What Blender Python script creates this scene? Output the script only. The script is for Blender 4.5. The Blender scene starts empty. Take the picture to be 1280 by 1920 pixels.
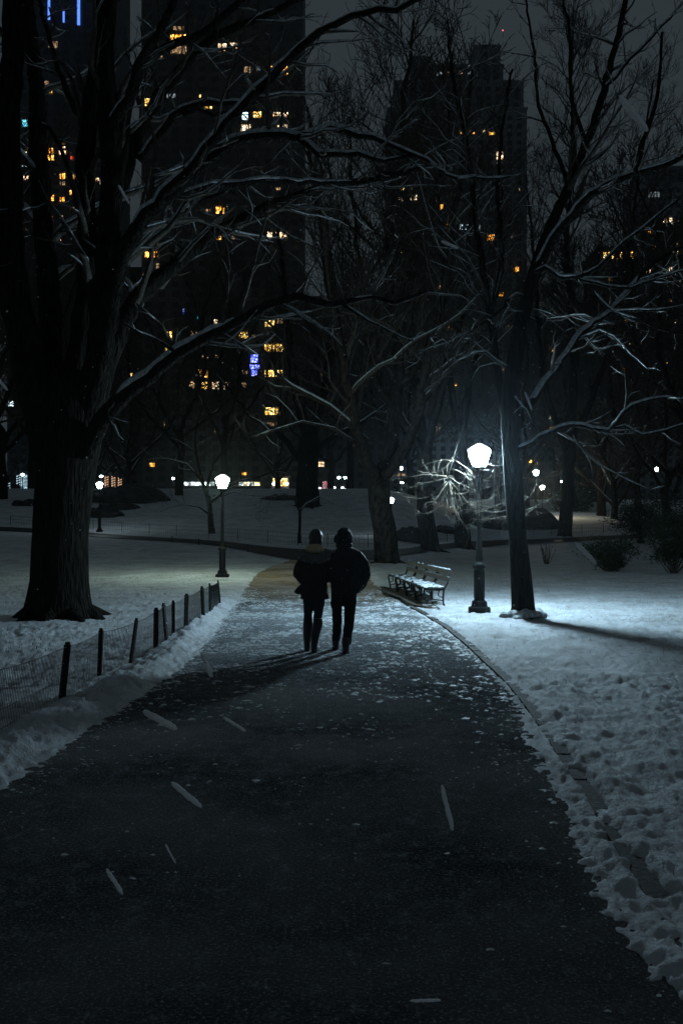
import bpy, bmesh, math, random
import numpy as np
from mathutils import Vector, Matrix
R = math.radians
sc = bpy.context.scene
COL = sc.collection
F = 1867.0; HZ = 985.0; EYE = 1.75          # focal length in photo pixels, horizon row, eye height

# ------------------------------------------------------------------ terrain
_HL = ([-40,30,38,43,53,66,80,92,110,130,150,170,220,2000],[0,0,.12,.30,.84,1.3,3.5,5.1,5.7,6.2,6.6,6.9,7.2,8])
_HR = ([-40,45,64,75,99,120,150,220,2000],[0,0,.28,.8,2.4,3.6,5.6,7.1,8])
def base_h(x, y):
    x = np.asarray(x, float); y = np.asarray(y, float)
    def s(k): return (np.interp(y-3,*k)+np.interp(y-1,*k)+np.interp(y+1,*k)+np.interp(y+3,*k))/4
    u = x/np.maximum(y, 5)
    w = np.clip((u-.03)/.13, 0, 1); w = w*w*(3-2*w)
    return s(_HL)*(1-w)+s(_HR)*w
def H(x, y): return float(base_h(x, y))
def P(px, py, Y): return Vector(((px-640)/F*Y, Y, EYE-(py-HZ)/F*Y))
def G(px, py):
    Y = 3.0
    while Y < 400:
        p = P(px, py, Y)
        if p.z <= H(p.x, p.y): break
        Y *= 1.003
    return Vector((p.x, p.y, H(p.x, p.y)))

# ------------------------------------------------------------------ numpy noise
_rs = np.random.RandomState(7); _perm = _rs.permutation(512); _perm = np.concatenate([_perm, _perm, _perm])
_g = _rs.rand(512)*2*np.pi; _gx = np.cos(_g); _gy = np.sin(_g)
def pnoise(x, y):
    xi = np.floor(x).astype(int); yi = np.floor(y).astype(int); xf = x-xi; yf = y-yi
    u = xf*xf*xf*(xf*(xf*6-15)+10); v = yf*yf*yf*(yf*(yf*6-15)+10)
    def gr(a, b, fx, fy):
        h = _perm[_perm[a & 511]+(b & 511)]
        return _gx[h]*fx+_gy[h]*fy
    a = gr(xi, yi, xf, yf); b = gr(xi+1, yi, xf-1, yf); c = gr(xi, yi+1, xf, yf-1); d = gr(xi+1, yi+1, xf-1, yf-1)
    return (a+u*(b-a))*(1-v)+(c+u*(d-c))*v
def fbm(x, y, o=3):
    s = 0; a = 1.0
    for k in range(o):
        s = s+a*pnoise(x*2**k+k*17.3, y*2**k+k*9.1); a *= .5
    return s

# ------------------------------------------------------------------ materials
def newmat(name):
    m = bpy.data.materials.new(name); m.use_nodes = True
    nt = m.node_tree; b = nt.nodes['Principled BSDF']
    return m, nt, b
def N(nt, t, **kw):
    n = nt.nodes.new(t)
    for k, v in kw.items():
        if k in n.inputs.keys(): n.inputs[k].default_value = v
        else: setattr(n, k, v)
    return n
def L(nt, a, b): nt.links.new(a, b)
def ramp(nt, src, stops):
    r = nt.nodes.new('ShaderNodeValToRGB'); L(nt, src, r.inputs[0])
    e = r.color_ramp.elements
    while len(e) < len(stops): e.new(.5)
    for i, (p, c) in enumerate(stops):
        e[i].position = p; e[i].color = (c, c, c, 1) if isinstance(c, (int, float)) else (*c, 1)
    return r
def noise_mat(name, c1, c2, scale=20, rough=.8, bump=.3, dist=.01, spec=.3, metal=0, detail=6, vec=None, stretch=None):
    m, nt, b = newmat(name)
    tc = N(nt, 'ShaderNodeTexCoord'); v = tc.outputs['Object']
    if stretch:
        mp = N(nt, 'ShaderNodeMapping'); mp.inputs['Scale'].default_value = stretch; L(nt, v, mp.inputs[0]); v = mp.outputs[0]
    n = N(nt, 'ShaderNodeTexNoise', Scale=scale, Detail=detail); L(nt, v, n.inputs['Vector'])
    r = ramp(nt, n.outputs['Fac'], [(.35, c1), (.65, c2)]); L(nt, r.outputs[0], b.inputs['Base Color'])
    b.inputs['Roughness'].default_value = rough; b.inputs['Metallic'].default_value = metal
    b.inputs['Specular IOR Level'].default_value = spec
    if bump:
        bp = N(nt, 'ShaderNodeBump', Strength=bump, Distance=dist); L(nt, n.outputs['Fac'], bp.inputs['Height']); L(nt, bp.outputs[0], b.inputs['Normal'])
    return m
def emat(name, col, st, sample=False, base=(.1, .1, .1)):
    m, nt, b = newmat(name)
    b.inputs['Base Color'].default_value = (*base, 1)
    b.inputs['Emission Color'].default_value = (*col, 1); b.inputs['Emission Strength'].default_value = st
    m.cycles.emission_sampling = 'FRONT' if sample else 'NONE'
    return m
def glow_window(name, c1, c2, st, scale=.55):
    m, nt, b = newmat(name)
    tc = N(nt, 'ShaderNodeTexCoord')
    n = N(nt, 'ShaderNodeTexNoise', Scale=scale, Detail=3); L(nt, tc.outputs['Object'], n.inputs['Vector'])
    r = ramp(nt, n.outputs['Fac'], [(.38, c1), (.62, c2)]); L(nt, r.outputs[0], b.inputs['Emission Color'])
    n2 = N(nt, 'ShaderNodeTexNoise', Scale=scale*2.7, Detail=1); L(nt, tc.outputs['Object'], n2.inputs['Vector'])
    r2 = ramp(nt, n2.outputs['Fac'], [(.38, .25), (.5, .8), (.68, 2.6)])
    mu = N(nt, 'ShaderNodeMath', operation='MULTIPLY'); mu.inputs[1].default_value = st*2.5
    L(nt, r2.outputs[0], mu.inputs[0]); L(nt, mu.outputs[0], b.inputs['Emission Strength'])
    b.inputs['Base Color'].default_value = (.05, .05, .05, 1); m.cycles.emission_sampling = 'NONE'
    return m

M = {}
# snow ground
m, nt, b = newmat('snow_ground'); M['snow'] = m
tc = N(nt, 'ShaderNodeTexCoord'); V = tc.outputs['Object']
n1 = N(nt, 'ShaderNodeTexNoise', Scale=1.1, Detail=8, Roughness=.65); n2 = N(nt, 'ShaderNodeTexNoise', Scale=9, Detail=8, Roughness=.7)
n3 = N(nt, 'ShaderNodeTexNoise', Scale=45, Detail=5, Roughness=.65)
for n in (n1, n2, n3): L(nt, V, n.inputs['Vector'])
r1 = ramp(nt, n1.outputs['Fac'], [(.36, .62), (.6, 1)]); r2 = ramp(nt, n2.outputs['Fac'], [(.30, .30), (.40, .8), (.55, 1)])
mx = N(nt, 'ShaderNodeMix', data_type='RGBA', blend_type='MULTIPLY'); mx.inputs['Factor'].default_value = 1
L(nt, r1.outputs[0], mx.inputs['A']); L(nt, r2.outputs[0], mx.inputs['B'])
mc = N(nt, 'ShaderNodeMix', data_type='RGBA'); mc.inputs['A'].default_value = (.13, .12, .09, 1); mc.inputs['B'].default_value = (.74, .79, .84, 1)
L(nt, mx.outputs['Result'], mc.inputs['Factor']); L(nt, mc.outputs['Result'], b.inputs['Base Color'])
b.inputs['Roughness'].default_value = .7; b.inputs['Specular IOR Level'].default_value = .3
ad = N(nt, 'ShaderNodeMath', operation='ADD'); L(nt, n2.outputs['Fac'], ad.inputs[0]); L(nt, n3.outputs['Fac'], ad.inputs[1])
bp = N(nt, 'ShaderNodeBump', Strength=.75, Distance=.035); L(nt, ad.outputs[0], bp.inputs['Height']); L(nt, bp.outputs[0], b.inputs['Normal'])

# asphalt path with thin frozen slush patches, leaf mud and aggregate with glints painted as pale specks
m, nt, b = newmat('wet_asphalt'); M['asphalt'] = m
tc = N(nt, 'ShaderNodeTexCoord'); V = tc.outputs['Object']
sx = N(nt, 'ShaderNodeSeparateXYZ'); L(nt, V, sx.inputs[0])
agg = N(nt, 'ShaderNodeTexNoise', Scale=60, Detail=7, Roughness=.85); L(nt, V, agg.inputs['Vector'])
big = N(nt, 'ShaderNodeTexNoise', Scale=.55, Detail=4); L(nt, V, big.inputs['Vector'])
mp = N(nt, 'ShaderNodeMapping'); mp.inputs['Scale'].default_value = (1.0, .75, 1); L(nt, V, mp.inputs[0])
pat = N(nt, 'ShaderNodeTexNoise', Scale=8, Detail=9, Roughness=.74); L(nt, mp.outputs[0], pat.inputs['Vector'])
# how much slush lies on the path along its length (more in the trampled middle reach)
cov = N(nt, 'ShaderNodeMapRange'); cov.inputs['From Min'].default_value = 0; cov.inputs['From Max'].default_value = 40
L(nt, sx.outputs['Y'], cov.inputs['Value'])
cr = ramp(nt, cov.outputs[0], [(.1, .0), (.2, .02), (.26, .05), (.33, .15), (.5, .165), (.56, .02), (.8, -.05)])
bg = N(nt, 'ShaderNodeMath', operation='MULTIPLY_ADD'); L(nt, big.outputs['Fac'], bg.inputs[0]); bg.inputs[1].default_value = .22; bg.inputs[2].default_value = -.11
s1 = N(nt, 'ShaderNodeMath', operation='ADD'); L(nt, pat.outputs['Fac'], s1.inputs[0]); L(nt, cr.outputs[0], s1.inputs[1])
s2 = N(nt, 'ShaderNodeMath', operation='ADD'); L(nt, s1.outputs[0], s2.inputs[0]); L(nt, bg.outputs[0], s2.inputs[1])
mask0 = ramp(nt, s2.outputs[0], [(.50, 0), (.62, .25), (.72, .7), (.84, 1)])
fine = N(nt, 'ShaderNodeTexNoise', Scale=34, Detail=6, Roughness=.7); L(nt, mp.outputs[0], fine.inputs['Vector']); fr = ramp(nt, fine.outputs['Fac'], [(.42, .05), (.5, .5), (.58, 1)])
mask = N(nt, 'ShaderNodeMix', data_type='RGBA', blend_type='MULTIPLY'); mask.inputs['Factor'].default_value = 1
L(nt, mask0.outputs[0], mask.inputs['A']); L(nt, fr.outputs[0], mask.inputs['B'])
acol = ramp(nt, agg.outputs['Fac'], [(.3, (.007, .008, .009)), (.49, (.020, .023, .025)), (.56, (.08, .09, .095)), (.62, (.6, .63, .65))])  # palest stop paints lit glints into the grain colour
# mud and leaves at the far bend
mr = ramp(nt, cov.outputs[0], [(.56, 0), (.63, 1), (.9, 1)])
mud = N(nt, 'ShaderNodeTexNoise', Scale=3, Detail=8, Roughness=.7); L(nt, V, mud.inputs['Vector'])
mudc = ramp(nt, mud.outputs['Fac'], [(.3, (.06, .045, .028)), (.7, (.34, .24, .13))])
mm = N(nt, 'ShaderNodeMix', data_type='RGBA'); L(nt, mr.outputs[0], mm.inputs['Factor']); L(nt, acol.outputs[0], mm.inputs['A']); L(nt, mudc.outputs[0], mm.inputs['B'])
mc = N(nt, 'ShaderNodeMix', data_type='RGBA'); L(nt, mask.outputs['Result'], mc.inputs['Factor']); L(nt, mm.outputs['Result'], mc.inputs['A']); mc.inputs['B'].default_value = (.62, .7, .75, 1)
L(nt, mc.outputs['Result'], b.inputs['Base Color'])
rr = ramp(nt, big.outputs['Fac'], [(.35, .45), (.65, .65)]); L(nt, rr.outputs[0], b.inputs['Roughness'])
b.inputs['Specular IOR Level'].default_value = 0; b.inputs['Sheen Roughness'].default_value = .55
sp_ = ramp(nt, big.outputs['Fac'], [(.38, .35), (.60, .06)]); L(nt, sp_.outputs[0], b.inputs['Sheen Weight'])
bp = N(nt, 'ShaderNodeBump', Strength=1, Distance=.02); L(nt, agg.outputs['Fac'], bp.inputs['Height'])
bp2 = N(nt, 'ShaderNodeBump', Strength=.6, Distance=.02); L(nt, mask.outputs['Result'], bp2.inputs['Height']); L(nt, bp.outputs[0], bp2.inputs['Normal'])
L(nt, bp2.outputs[0], b.inputs['Normal'])

M['stone'] = noise_mat('kerb_stone', (.03, .03, .03), (.1, .1, .095), 30, .85, .6)
M['bark'] = noise_mat('dark_bark', (.006, .0055, .005), (.026, .024, .021), 19, .95, 1.0, .12, .05, stretch=(1, 1, .16), detail=9)
M['bark2'] = noise_mat('mottled_plane_bark', (.008, .007, .0065), (.05, .041, .032), 6.5, .95, .6, .03, .05, stretch=(1, 1, .5))
M['twig'] = noise_mat('twig_bark', (.03, .026, .022), (.085, .072, .06), 12, .85, 0)
M['twiglit'] = noise_mat('lamplit_twig_bark', (.065, .05, .035), (.17, .135, .10), 12, .7, 0)  # paler copy of the twig bark, lamplight put into the colour
M['brsnow'] = noise_mat('branch_snow', (.30, .35, .38), (.66, .71, .74), 14, .7, .5, .02)
M['iron'] = noise_mat('black_iron', (.012, .013, .013), (.022, .023, .023), 40, .6, .25, .004, .15)
M['wood'] = noise_mat('bench_wood', (.012, .012, .011), (.034, .034, .032), 14, .6, .4, .004, stretch=(1, .1, 1))
M['rock'] = noise_mat('bedrock', (.012, .013, .014), (.05, .05, .052), 2.2, .9, 1, .15)
M['leaf'] = noise_mat('evergreen_leaf', (.012, .022, .012), (.035, .055, .028), 6, .5, 0)
M['brick'] = noise_mat('tower_masonry', (.05, .052, .055), (.085, .088, .09), .35, .9, 0)
M['brick2'] = noise_mat('tower_limestone', (.12, .125, .13), (.2, .205, .21), .35, .9, 0)
m, nt, b = newmat('dark_glass'); b.inputs['Base Color'].default_value = (.012, .014, .016, 1); b.inputs['Roughness'].default_value = .15; M['glass'] = m
M['coat'] = noise_mat('black_quilted_cloth', (.008, .008, .01), (.016, .016, .02), 60, .75, .6, .006, .3)
M['coat2'] = noise_mat('dark_green_cloth', (.010, .012, .011), (.022, .024, .024), 60, .8, .6, .006, .3)
M['denim'] = noise_mat('dark_denim', (.012, .02, .026), (.03, .045, .055), 80, .85, .4, .004, .2)
M['trouser'] = noise_mat('black_trouser_cloth', (.006, .006, .007), (.014, .014, .016), 60, .85, .5, .006, .2)
M['fur'] = noise_mat('grey_fur', (.06, .06, .062), (.26, .26, .26), 70, .95, 1, .02, .1)
M['lining'] = noise_mat('tan_hood_lining', (.4, .31, .2), (.6, .48, .32), 50, .95, .6, .01, .1)
M['skin'] = noise_mat('skin', (.4, .26, .2), (.46, .31, .24), 10, .6, 0)
M['hair'] = noise_mat('dark_hair', (.012, .009, .007), (.05, .038, .028), 90, .45, .8, .004, .5, stretch=(1, 1, .1))
M['leather'] = noise_mat('black_leather', (.008, .008, .008), (.018, .017, .016), 50, .45, .4, .004, .5)
M['flake'] = noise_mat('snowflake_ice', (.88, .88, .9), (.95, .95, .96), 200, .5, 0)
nt = M['flake'].node_tree; tr = N(nt, 'ShaderNodeBsdfTranslucent'); tr.inputs[0].default_value = (.95, .95, .96, 1); mxs = N(nt, 'ShaderNodeMixShader'); mxs.inputs[0].default_value = .55
L(nt, nt.nodes['Principled BSDF'].outputs[0], mxs.inputs[1]); L(nt, tr.outputs[0], mxs.inputs[2]); L(nt, mxs.outputs[0], nt.nodes['Material Output'].inputs['Surface'])
M['steel'] = noise_mat('wire_steel', (.03, .032, .033), (.07, .072, .072), 60, .5, 0, metal=.5)
M['carpaint'] = noise_mat('dark_car_paint', (.02, .02, .022), (.03, .03, .032), 3, .3, 0, spec=.6)
M['yellowpaint'] = noise_mat('taxi_yellow_paint', (.5, .3, .02), (.55, .34, .03), 3, .35, 0)
M['panel'] = noise_mat('painted_panel', (.1, .1, .11), (.2, .2, .2), 3, .6, 0)

# ------------------------------------------------------------------ mesh builder
class MB:
    def __init__(s): s.v = []; s.f = []; s.m = []; s.mi = 0
    def face(s, idx): s.f.append(idx); s.m.append(s.mi)
    def ring_tube(s, rings, cap=True):
        k = len(rings[0]); b0 = len(s.v)
        for r in rings: s.v.extend(r)
        for i in range(len(rings)-1):
            a = b0+i*k; c = a+k
            for j in range(k):
                j2 = (j+1) % k; s.f.append((a+j, a+j2, c+j2, c+j)); s.m.append(s.mi)
        if cap:
            s.face(tuple(range(b0+k-1, b0-1, -1))); e = b0+(len(rings)-1)*k; s.face(tuple(range(e, e+k)))
    def tube(s, pts, rad, sides=6, cap=True):
        n = len(pts); rings = []
        t0 = (pts[1]-pts[0]).normalized()
        up = Vector((0, 0, 1)) if abs(t0.z) < .9 else Vector((1, 0, 0))
        nx = t0.cross(up).normalized()
        for i in range(n):
            t = pts[min(i+1, n-1)]-pts[max(i-1, 0)]
            if t.length < 1e-9: t = t0.copy()
            t.normalize(); nx = (nx-t*nx.dot(t))
            if nx.length < 1e-6: nx = t.orthogonal()
            nx.normalize(); ny = t.cross(nx); r = rad[i]; p = pts[i]
            rings.append([tuple(p+nx*(r*math.cos(a))+ny*(r*math.sin(a))) for a in [2*math.pi*j/sides for j in range(sides)]])
        s.ring_tube(rings, cap)
    def box(s, c, sz, rot=None):
        b0 = len(s.v); hx, hy, hz = sz[0]/2, sz[1]/2, sz[2]/2
        for dx, dy, dz in ((-1,-1,-1),(1,-1,-1),(1,1,-1),(-1,1,-1),(-1,-1,1),(1,-1,1),(1,1,1),(-1,1,1)):
            p = Vector((dx*hx, dy*hy, dz*hz))
            if rot is not None: p = rot @ p
            s.v.append((c[0]+p.x, c[1]+p.y, c[2]+p.z))
        for q in ((0,3,2,1),(4,5,6,7),(0,1,5,4),(1,2,6,5),(2,3,7,6),(3,0,4,7)): s.face(tuple(b0+i for i in q))
    def beam(s, a, b, w, h):
        a = Vector(a); b = Vector(b); d = b-a; q = d.to_track_quat('Y', 'Z').to_matrix()
        s.box((a+b)/2, (w, d.length, h), q)
    def lathe(s, prof, sides=12, c=(0, 0, 0), sq=None):
        rings = [[(c[0]+r*math.cos(a), c[1]+r*math.sin(a), c[2]+z) for a in [2*math.pi*(j+.5)/sides for j in range(sides)]] for r, z in prof]
        s.ring_tube(rings)
    def loft(s, rings, sides=16):   # rings: (x,y,z,rx,ry)
        s.ring_tube([[(x+rx*math.cos(a), y+ry*math.sin(a), z) for a in [2*math.pi*j/sides for j in range(sides)]] for x, y, z, rx, ry in rings])
    def blob(s, c, rx, ry, rz, sides=16, n=9, tilt=None):
        rings = []
        for i in range(n):
            ph = math.pi*(i+.02)/(n-1+.04)
            ring = []
            for j in range(sides):
                a = 2*math.pi*j/sides
                p = Vector((rx*math.sin(ph)*math.cos(a), ry*math.sin(ph)*math.sin(a), -rz*math.cos(ph)))
                if tilt is not None: p = tilt @ p
                ring.append((c[0]+p.x, c[1]+p.y, c[2]+p.z))
            rings.append(ring)
        s.ring_tube(rings)
    def build(s, name, mats, parent=None, smooth=True, loc=None):
        me = bpy.data.meshes.new(name); me.from_pydata([tuple(v) for v in s.v], [], s.f)
        if not isinstance(mats, (list, tuple)): mats = [mats]
        for mm_ in mats: me.materials.append(mm_)
        if len(mats) > 1: me.polygons.foreach_set('material_index', s.m)
        if smooth: me.polygons.foreach_set('use_smooth', [True]*len(me.polygons))
        me.update()
        o = bpy.data.objects.new(name, me); COL.objects.link(o)
        if parent is not None: o.parent = parent
        if loc is not None: o.location = loc
        return o
def tag(o, label=None, cat=None, group=None, kind=None):
    if label: o['label'] = label
    if cat: o['category'] = cat
    if group: o['group'] = group
    if kind: o['kind'] = kind
    return o
def empty(name, loc=(0, 0, 0), rz=0, scale=None):
    o = bpy.data.objects.new(name, None); COL.objects.link(o); o.location = loc; o.rotation_euler = (0, 0, rz); o.empty_display_size = .3
    if scale: o.scale = (scale,)*3 if isinstance(scale, (int, float)) else scale
    return o
def copy_tree(o, parent=None):
    c = o.copy(); COL.objects.link(c); c.parent = parent
    for ch in list(KIDS.get(o.name, [])):
        copy_tree(ch, c)
    return c
KIDS = {}
def kids(root, *ch): KIDS.setdefault(root.name, []).extend(ch)
def remesh(o, vox, smooth_it=2, disp=None):
    md = o.modifiers.new('r', 'REMESH'); md.mode = 'VOXEL'; md.voxel_size = vox; md.use_smooth_shade = True
    s_ = o.modifiers.new('s', 'SMOOTH'); s_.factor = .5; s_.iterations = smooth_it
    if disp:
        tx = bpy.data.textures.new('wrinkle', 'CLOUDS'); tx.noise_scale = disp[1]
        d = o.modifiers.new('d', 'DISPLACE'); d.texture = tx; d.strength = disp[0]; d.texture_coords = 'GLOBAL'; d.mid_level = .5
    dg = bpy.context.evaluated_depsgraph_get(); dg.update()
    me = bpy.data.meshes.new_from_object(o.evaluated_get(dg)); o.modifiers.clear(); o.data = me
    me.polygons.foreach_set('use_smooth', [True]*len(me.polygons))

def crom(pts, step):
    pts = [Vector(p) for p in pts]; out = []
    for i in range(len(pts)-1):
        p0 = pts[max(i-1, 0)]; p1 = pts[i]; p2 = pts[i+1]; p3 = pts[min(i+2, len(pts)-1)]
        n = max(1, int((p2-p1).length/step))
        for k in range(n):
            t = k/n
            out.append((.5*((2*p1)+(-p0+p2)*t+(2*p0-5*p1+4*p2-p3)*t*t+(-p0+3*p1-3*p2+p3)*t**3), i+t))
    out.append((pts[-1], len(pts)-1.0))
    return out

# ------------------------------------------------------------------ trees
class Tree:
    def __init__(s, seed): s.r = random.Random(seed); s.wood = MB(); s.tw = MB(); s.sn = MB(); s.snlev = 2; s.snk = 1.0
    SIDES = {0: 12, 1: 7, 2: 4, 3: 3, 4: 3}
    def add(s, pts, rad, lev):
        mb = s.wood if lev <= 1 else s.tw
        mb.tube(pts, rad, s.SIDES[min(lev, 4)], cap=lev <= 2)
        if lev <= s.snlev: s.snow(pts, rad, lev)
    def snow(s, pts, rad, lev):
        r = s.r; run = []; amt = r.uniform(.7, 1.1); w = Vector((0, -.5, 1)).normalized()
        for i in range(len(pts)):
            t = (pts[min(i+1, len(pts)-1)]-pts[max(i-1, 0)]).normalized()
            amt = max(.0, min(1.25, amt+r.uniform(-.4, .4)))
            ok = abs(t.z) < (.80 if rad[i] < .16 else .6) and rad[i] < .3
            if ok and amt > .22:
                side = t.cross(w)
                if side.length < .05: ok = False
                else:
                    side.normalize(); up = side.cross(t).normalized()
                    if up.z < 0: up = -up
                    fl = 1-max(0, abs(t.z)-.3)*1.1
                    R_ = rad[i]; hw = (R_*.74+.004)*(.5+.5*min(1, amt)); hh = (R_*.24+.012)*amt*fl*s.snk
                    c = pts[i]+up*(R_*.62)
                    run.append([tuple(c+side*(hw*math.cos(a))+up*((hh+R_*.28)*math.sin(a) if math.sin(a) > 0 else R_*.1*math.sin(a))) for a in [2*math.pi*j/8 for j in range(8)]])
            if not (ok and amt > .22):
                if len(run) > 2: s.taper(run)
                run = []
        if len(run) > 2: s.taper(run)
    def taper(s, run):
        for k in (0, -1):
            c = Vector((0, 0, 0))
            for p in run[k]: c += Vector(p)
            c /= len(run[k]); run[k] = [tuple(c+(Vector(p)-c)*.25) for p in run[k]]
        s.sn.ring_tube(run)
    def branch(s, p, d, Ln, r0, lev, mx, up=.1, wig=.3, dens=1.0, droop=0.0, rmin=.004):
        r = s.r; seg = {1: .45, 2: .28, 3: .22, 4: .2}[min(lev, 4)]*s.segk
        n = max(2, min(14, int(Ln/seg))); st = Ln/n
        pts = [Vector(p)]; d = Vector(d).normalized()
        for i in range(n):
            d = d+Vector((r.gauss(0, 1), r.gauss(0, 1), r.gauss(0, .8)))*wig/ math.sqrt(n)+Vector((0, 0, (up-droop*(i/n))/n))
            d.normalize(); pts.append(pts[-1]+d*st)
        rad = [max(rmin, r0*(1-.78*i/n)) for i in range(n+1)]
        s.add(pts, rad, lev)
        if lev < mx: s.sprout(pts, rad, Ln, lev+1, mx, up, wig, dens, droop, rmin)
    segk = 1.0
    CH = {1: 1.2, 2: 1.9, 3: 2.6, 4: 3.0}
    def sprout(s, pts, rad, Ln, lev, mx, up=.1, wig=.3, dens=1.0, droop=0.0, rmin=.004, t0=.18, lr=(.3, .62), maxL=None, side=None):
        r = s.r; k = max(1, int(Ln*s.CH[min(lev, 4)]*dens*r.uniform(.8, 1.2)))
        for j in range(k):
            t = t0+(1-t0)*(j+r.random())/k; f = t*(len(pts)-1); i = min(len(pts)-2, int(f)); q = f-i
            p = pts[i].lerp(pts[i+1], q); tg = (pts[i+1]-pts[i]).normalized(); rr = rad[i]*(1-q)+rad[i+1]*q
            ax = tg.orthogonal().normalized(); ax.rotate(Matrix.Rotation(r.uniform(0, 2*math.pi), 3, tg))
            d = tg.copy(); d.rotate(Matrix.Rotation(R(r.uniform(28, 68)), 3, ax)); d.z += up*.8
            l = Ln*r.uniform(*lr)*(1.15-.65*t)
            if maxL: l = min(l, maxL*r.uniform(.5, 1))
            s.branch(p, d, max(.18, l), max(rmin, rr*r.uniform(.35, .6)), lev, mx, up, wig, dens, droop, rmin)
    def limb(s, pts, r0, r1, lev=1, step=.22, jit=.02):
        c = crom(pts, step); n = len(c); r = s.r
        P_ = [p+Vector((r.gauss(0, jit), r.gauss(0, jit), r.gauss(0, jit))) if 0 < i < n-1 else p for i, (p, _) in enumerate(c)]
        rad = [r0+(r1-r0)*(i/(n-1))**.85 for i in range(n)]
        rad = [q*(1+r.uniform(-.05, .05)) for q in rad]
        s.add(P_, rad, lev)
        return P_, rad, sum((P_[i+1]-P_[i]).length for i in range(n-1))
    def finish(s, name, label, cat='tree', loc=(0, 0, 0), group=None, bark='bark', origin=None, twig='twig'):
        root = empty(name, loc); tag(root, label, cat, group); o0 = Vector(origin) if origin is not None else Vector((0, 0, 0))
        for mb in (s.wood, s.tw, s.sn):
            if origin is not None: mb.v = [(v[0]-o0.x, v[1]-o0.y, v[2]-o0.z) for v in mb.v]
        root.location = Vector(loc)+o0
        ch = [s.wood.build('trunk', M[bark], root)]
        if s.tw.v: ch.append(tag(s.tw.build('crown', M[twig], root), kind='stuff'))
        if s.sn.v: ch.append(tag(s.sn.build('snow_cover', M['brsnow'], root), kind='stuff'))
        kids(root, *ch); return root

def roots(T, c, r0, n, ln, z0=.28):
    """flared root buttresses"""
    for i in range(n):
        a = 2*math.pi*(i+T.r.uniform(-.3, .3))/n; d = Vector((math.cos(a), math.sin(a), 0)); l = ln*T.r.uniform(.6, 1.2)
        T.wood.tube([c+d*r0*.45+Vector((0, 0, z0+.2)), c+d*r0*.85+Vector((0, 0, z0*.5)), c+d*(r0+l*.35)+Vector((0, 0, .07)), c+d*(r0+l)+Vector((0, 0, -.05))],
                    [r0*.42, r0*.36, r0*.22, r0*.08], 7)

# --- big left tree -------------------------------------------------
YL = 18.7
def pl(lst, Y0=YL, dy=None, sc_=1.0):
    """photo-traced limb -> world points; last number of each tuple = metres nearer/farther than the trunk"""
    return [P(a[0], a[1], Y0+(a[2] if len(a) > 2 else 0)) for a in lst]
T = Tree(11); T.snlev = 3; T.CH = {1: 1.2, 2: 1.7, 3: 3.0, 4: 3.6}
c = G(112, 1163); YL = c.y
T.limb([P(112, 1180, YL), P(112, 1130, YL), P(114, 1060, YL), P(116, 980, YL), P(122, 900, YL), P(128, 830, YL), P(128, 770, YL)], .60, .60, 0, .25, .012)
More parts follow.
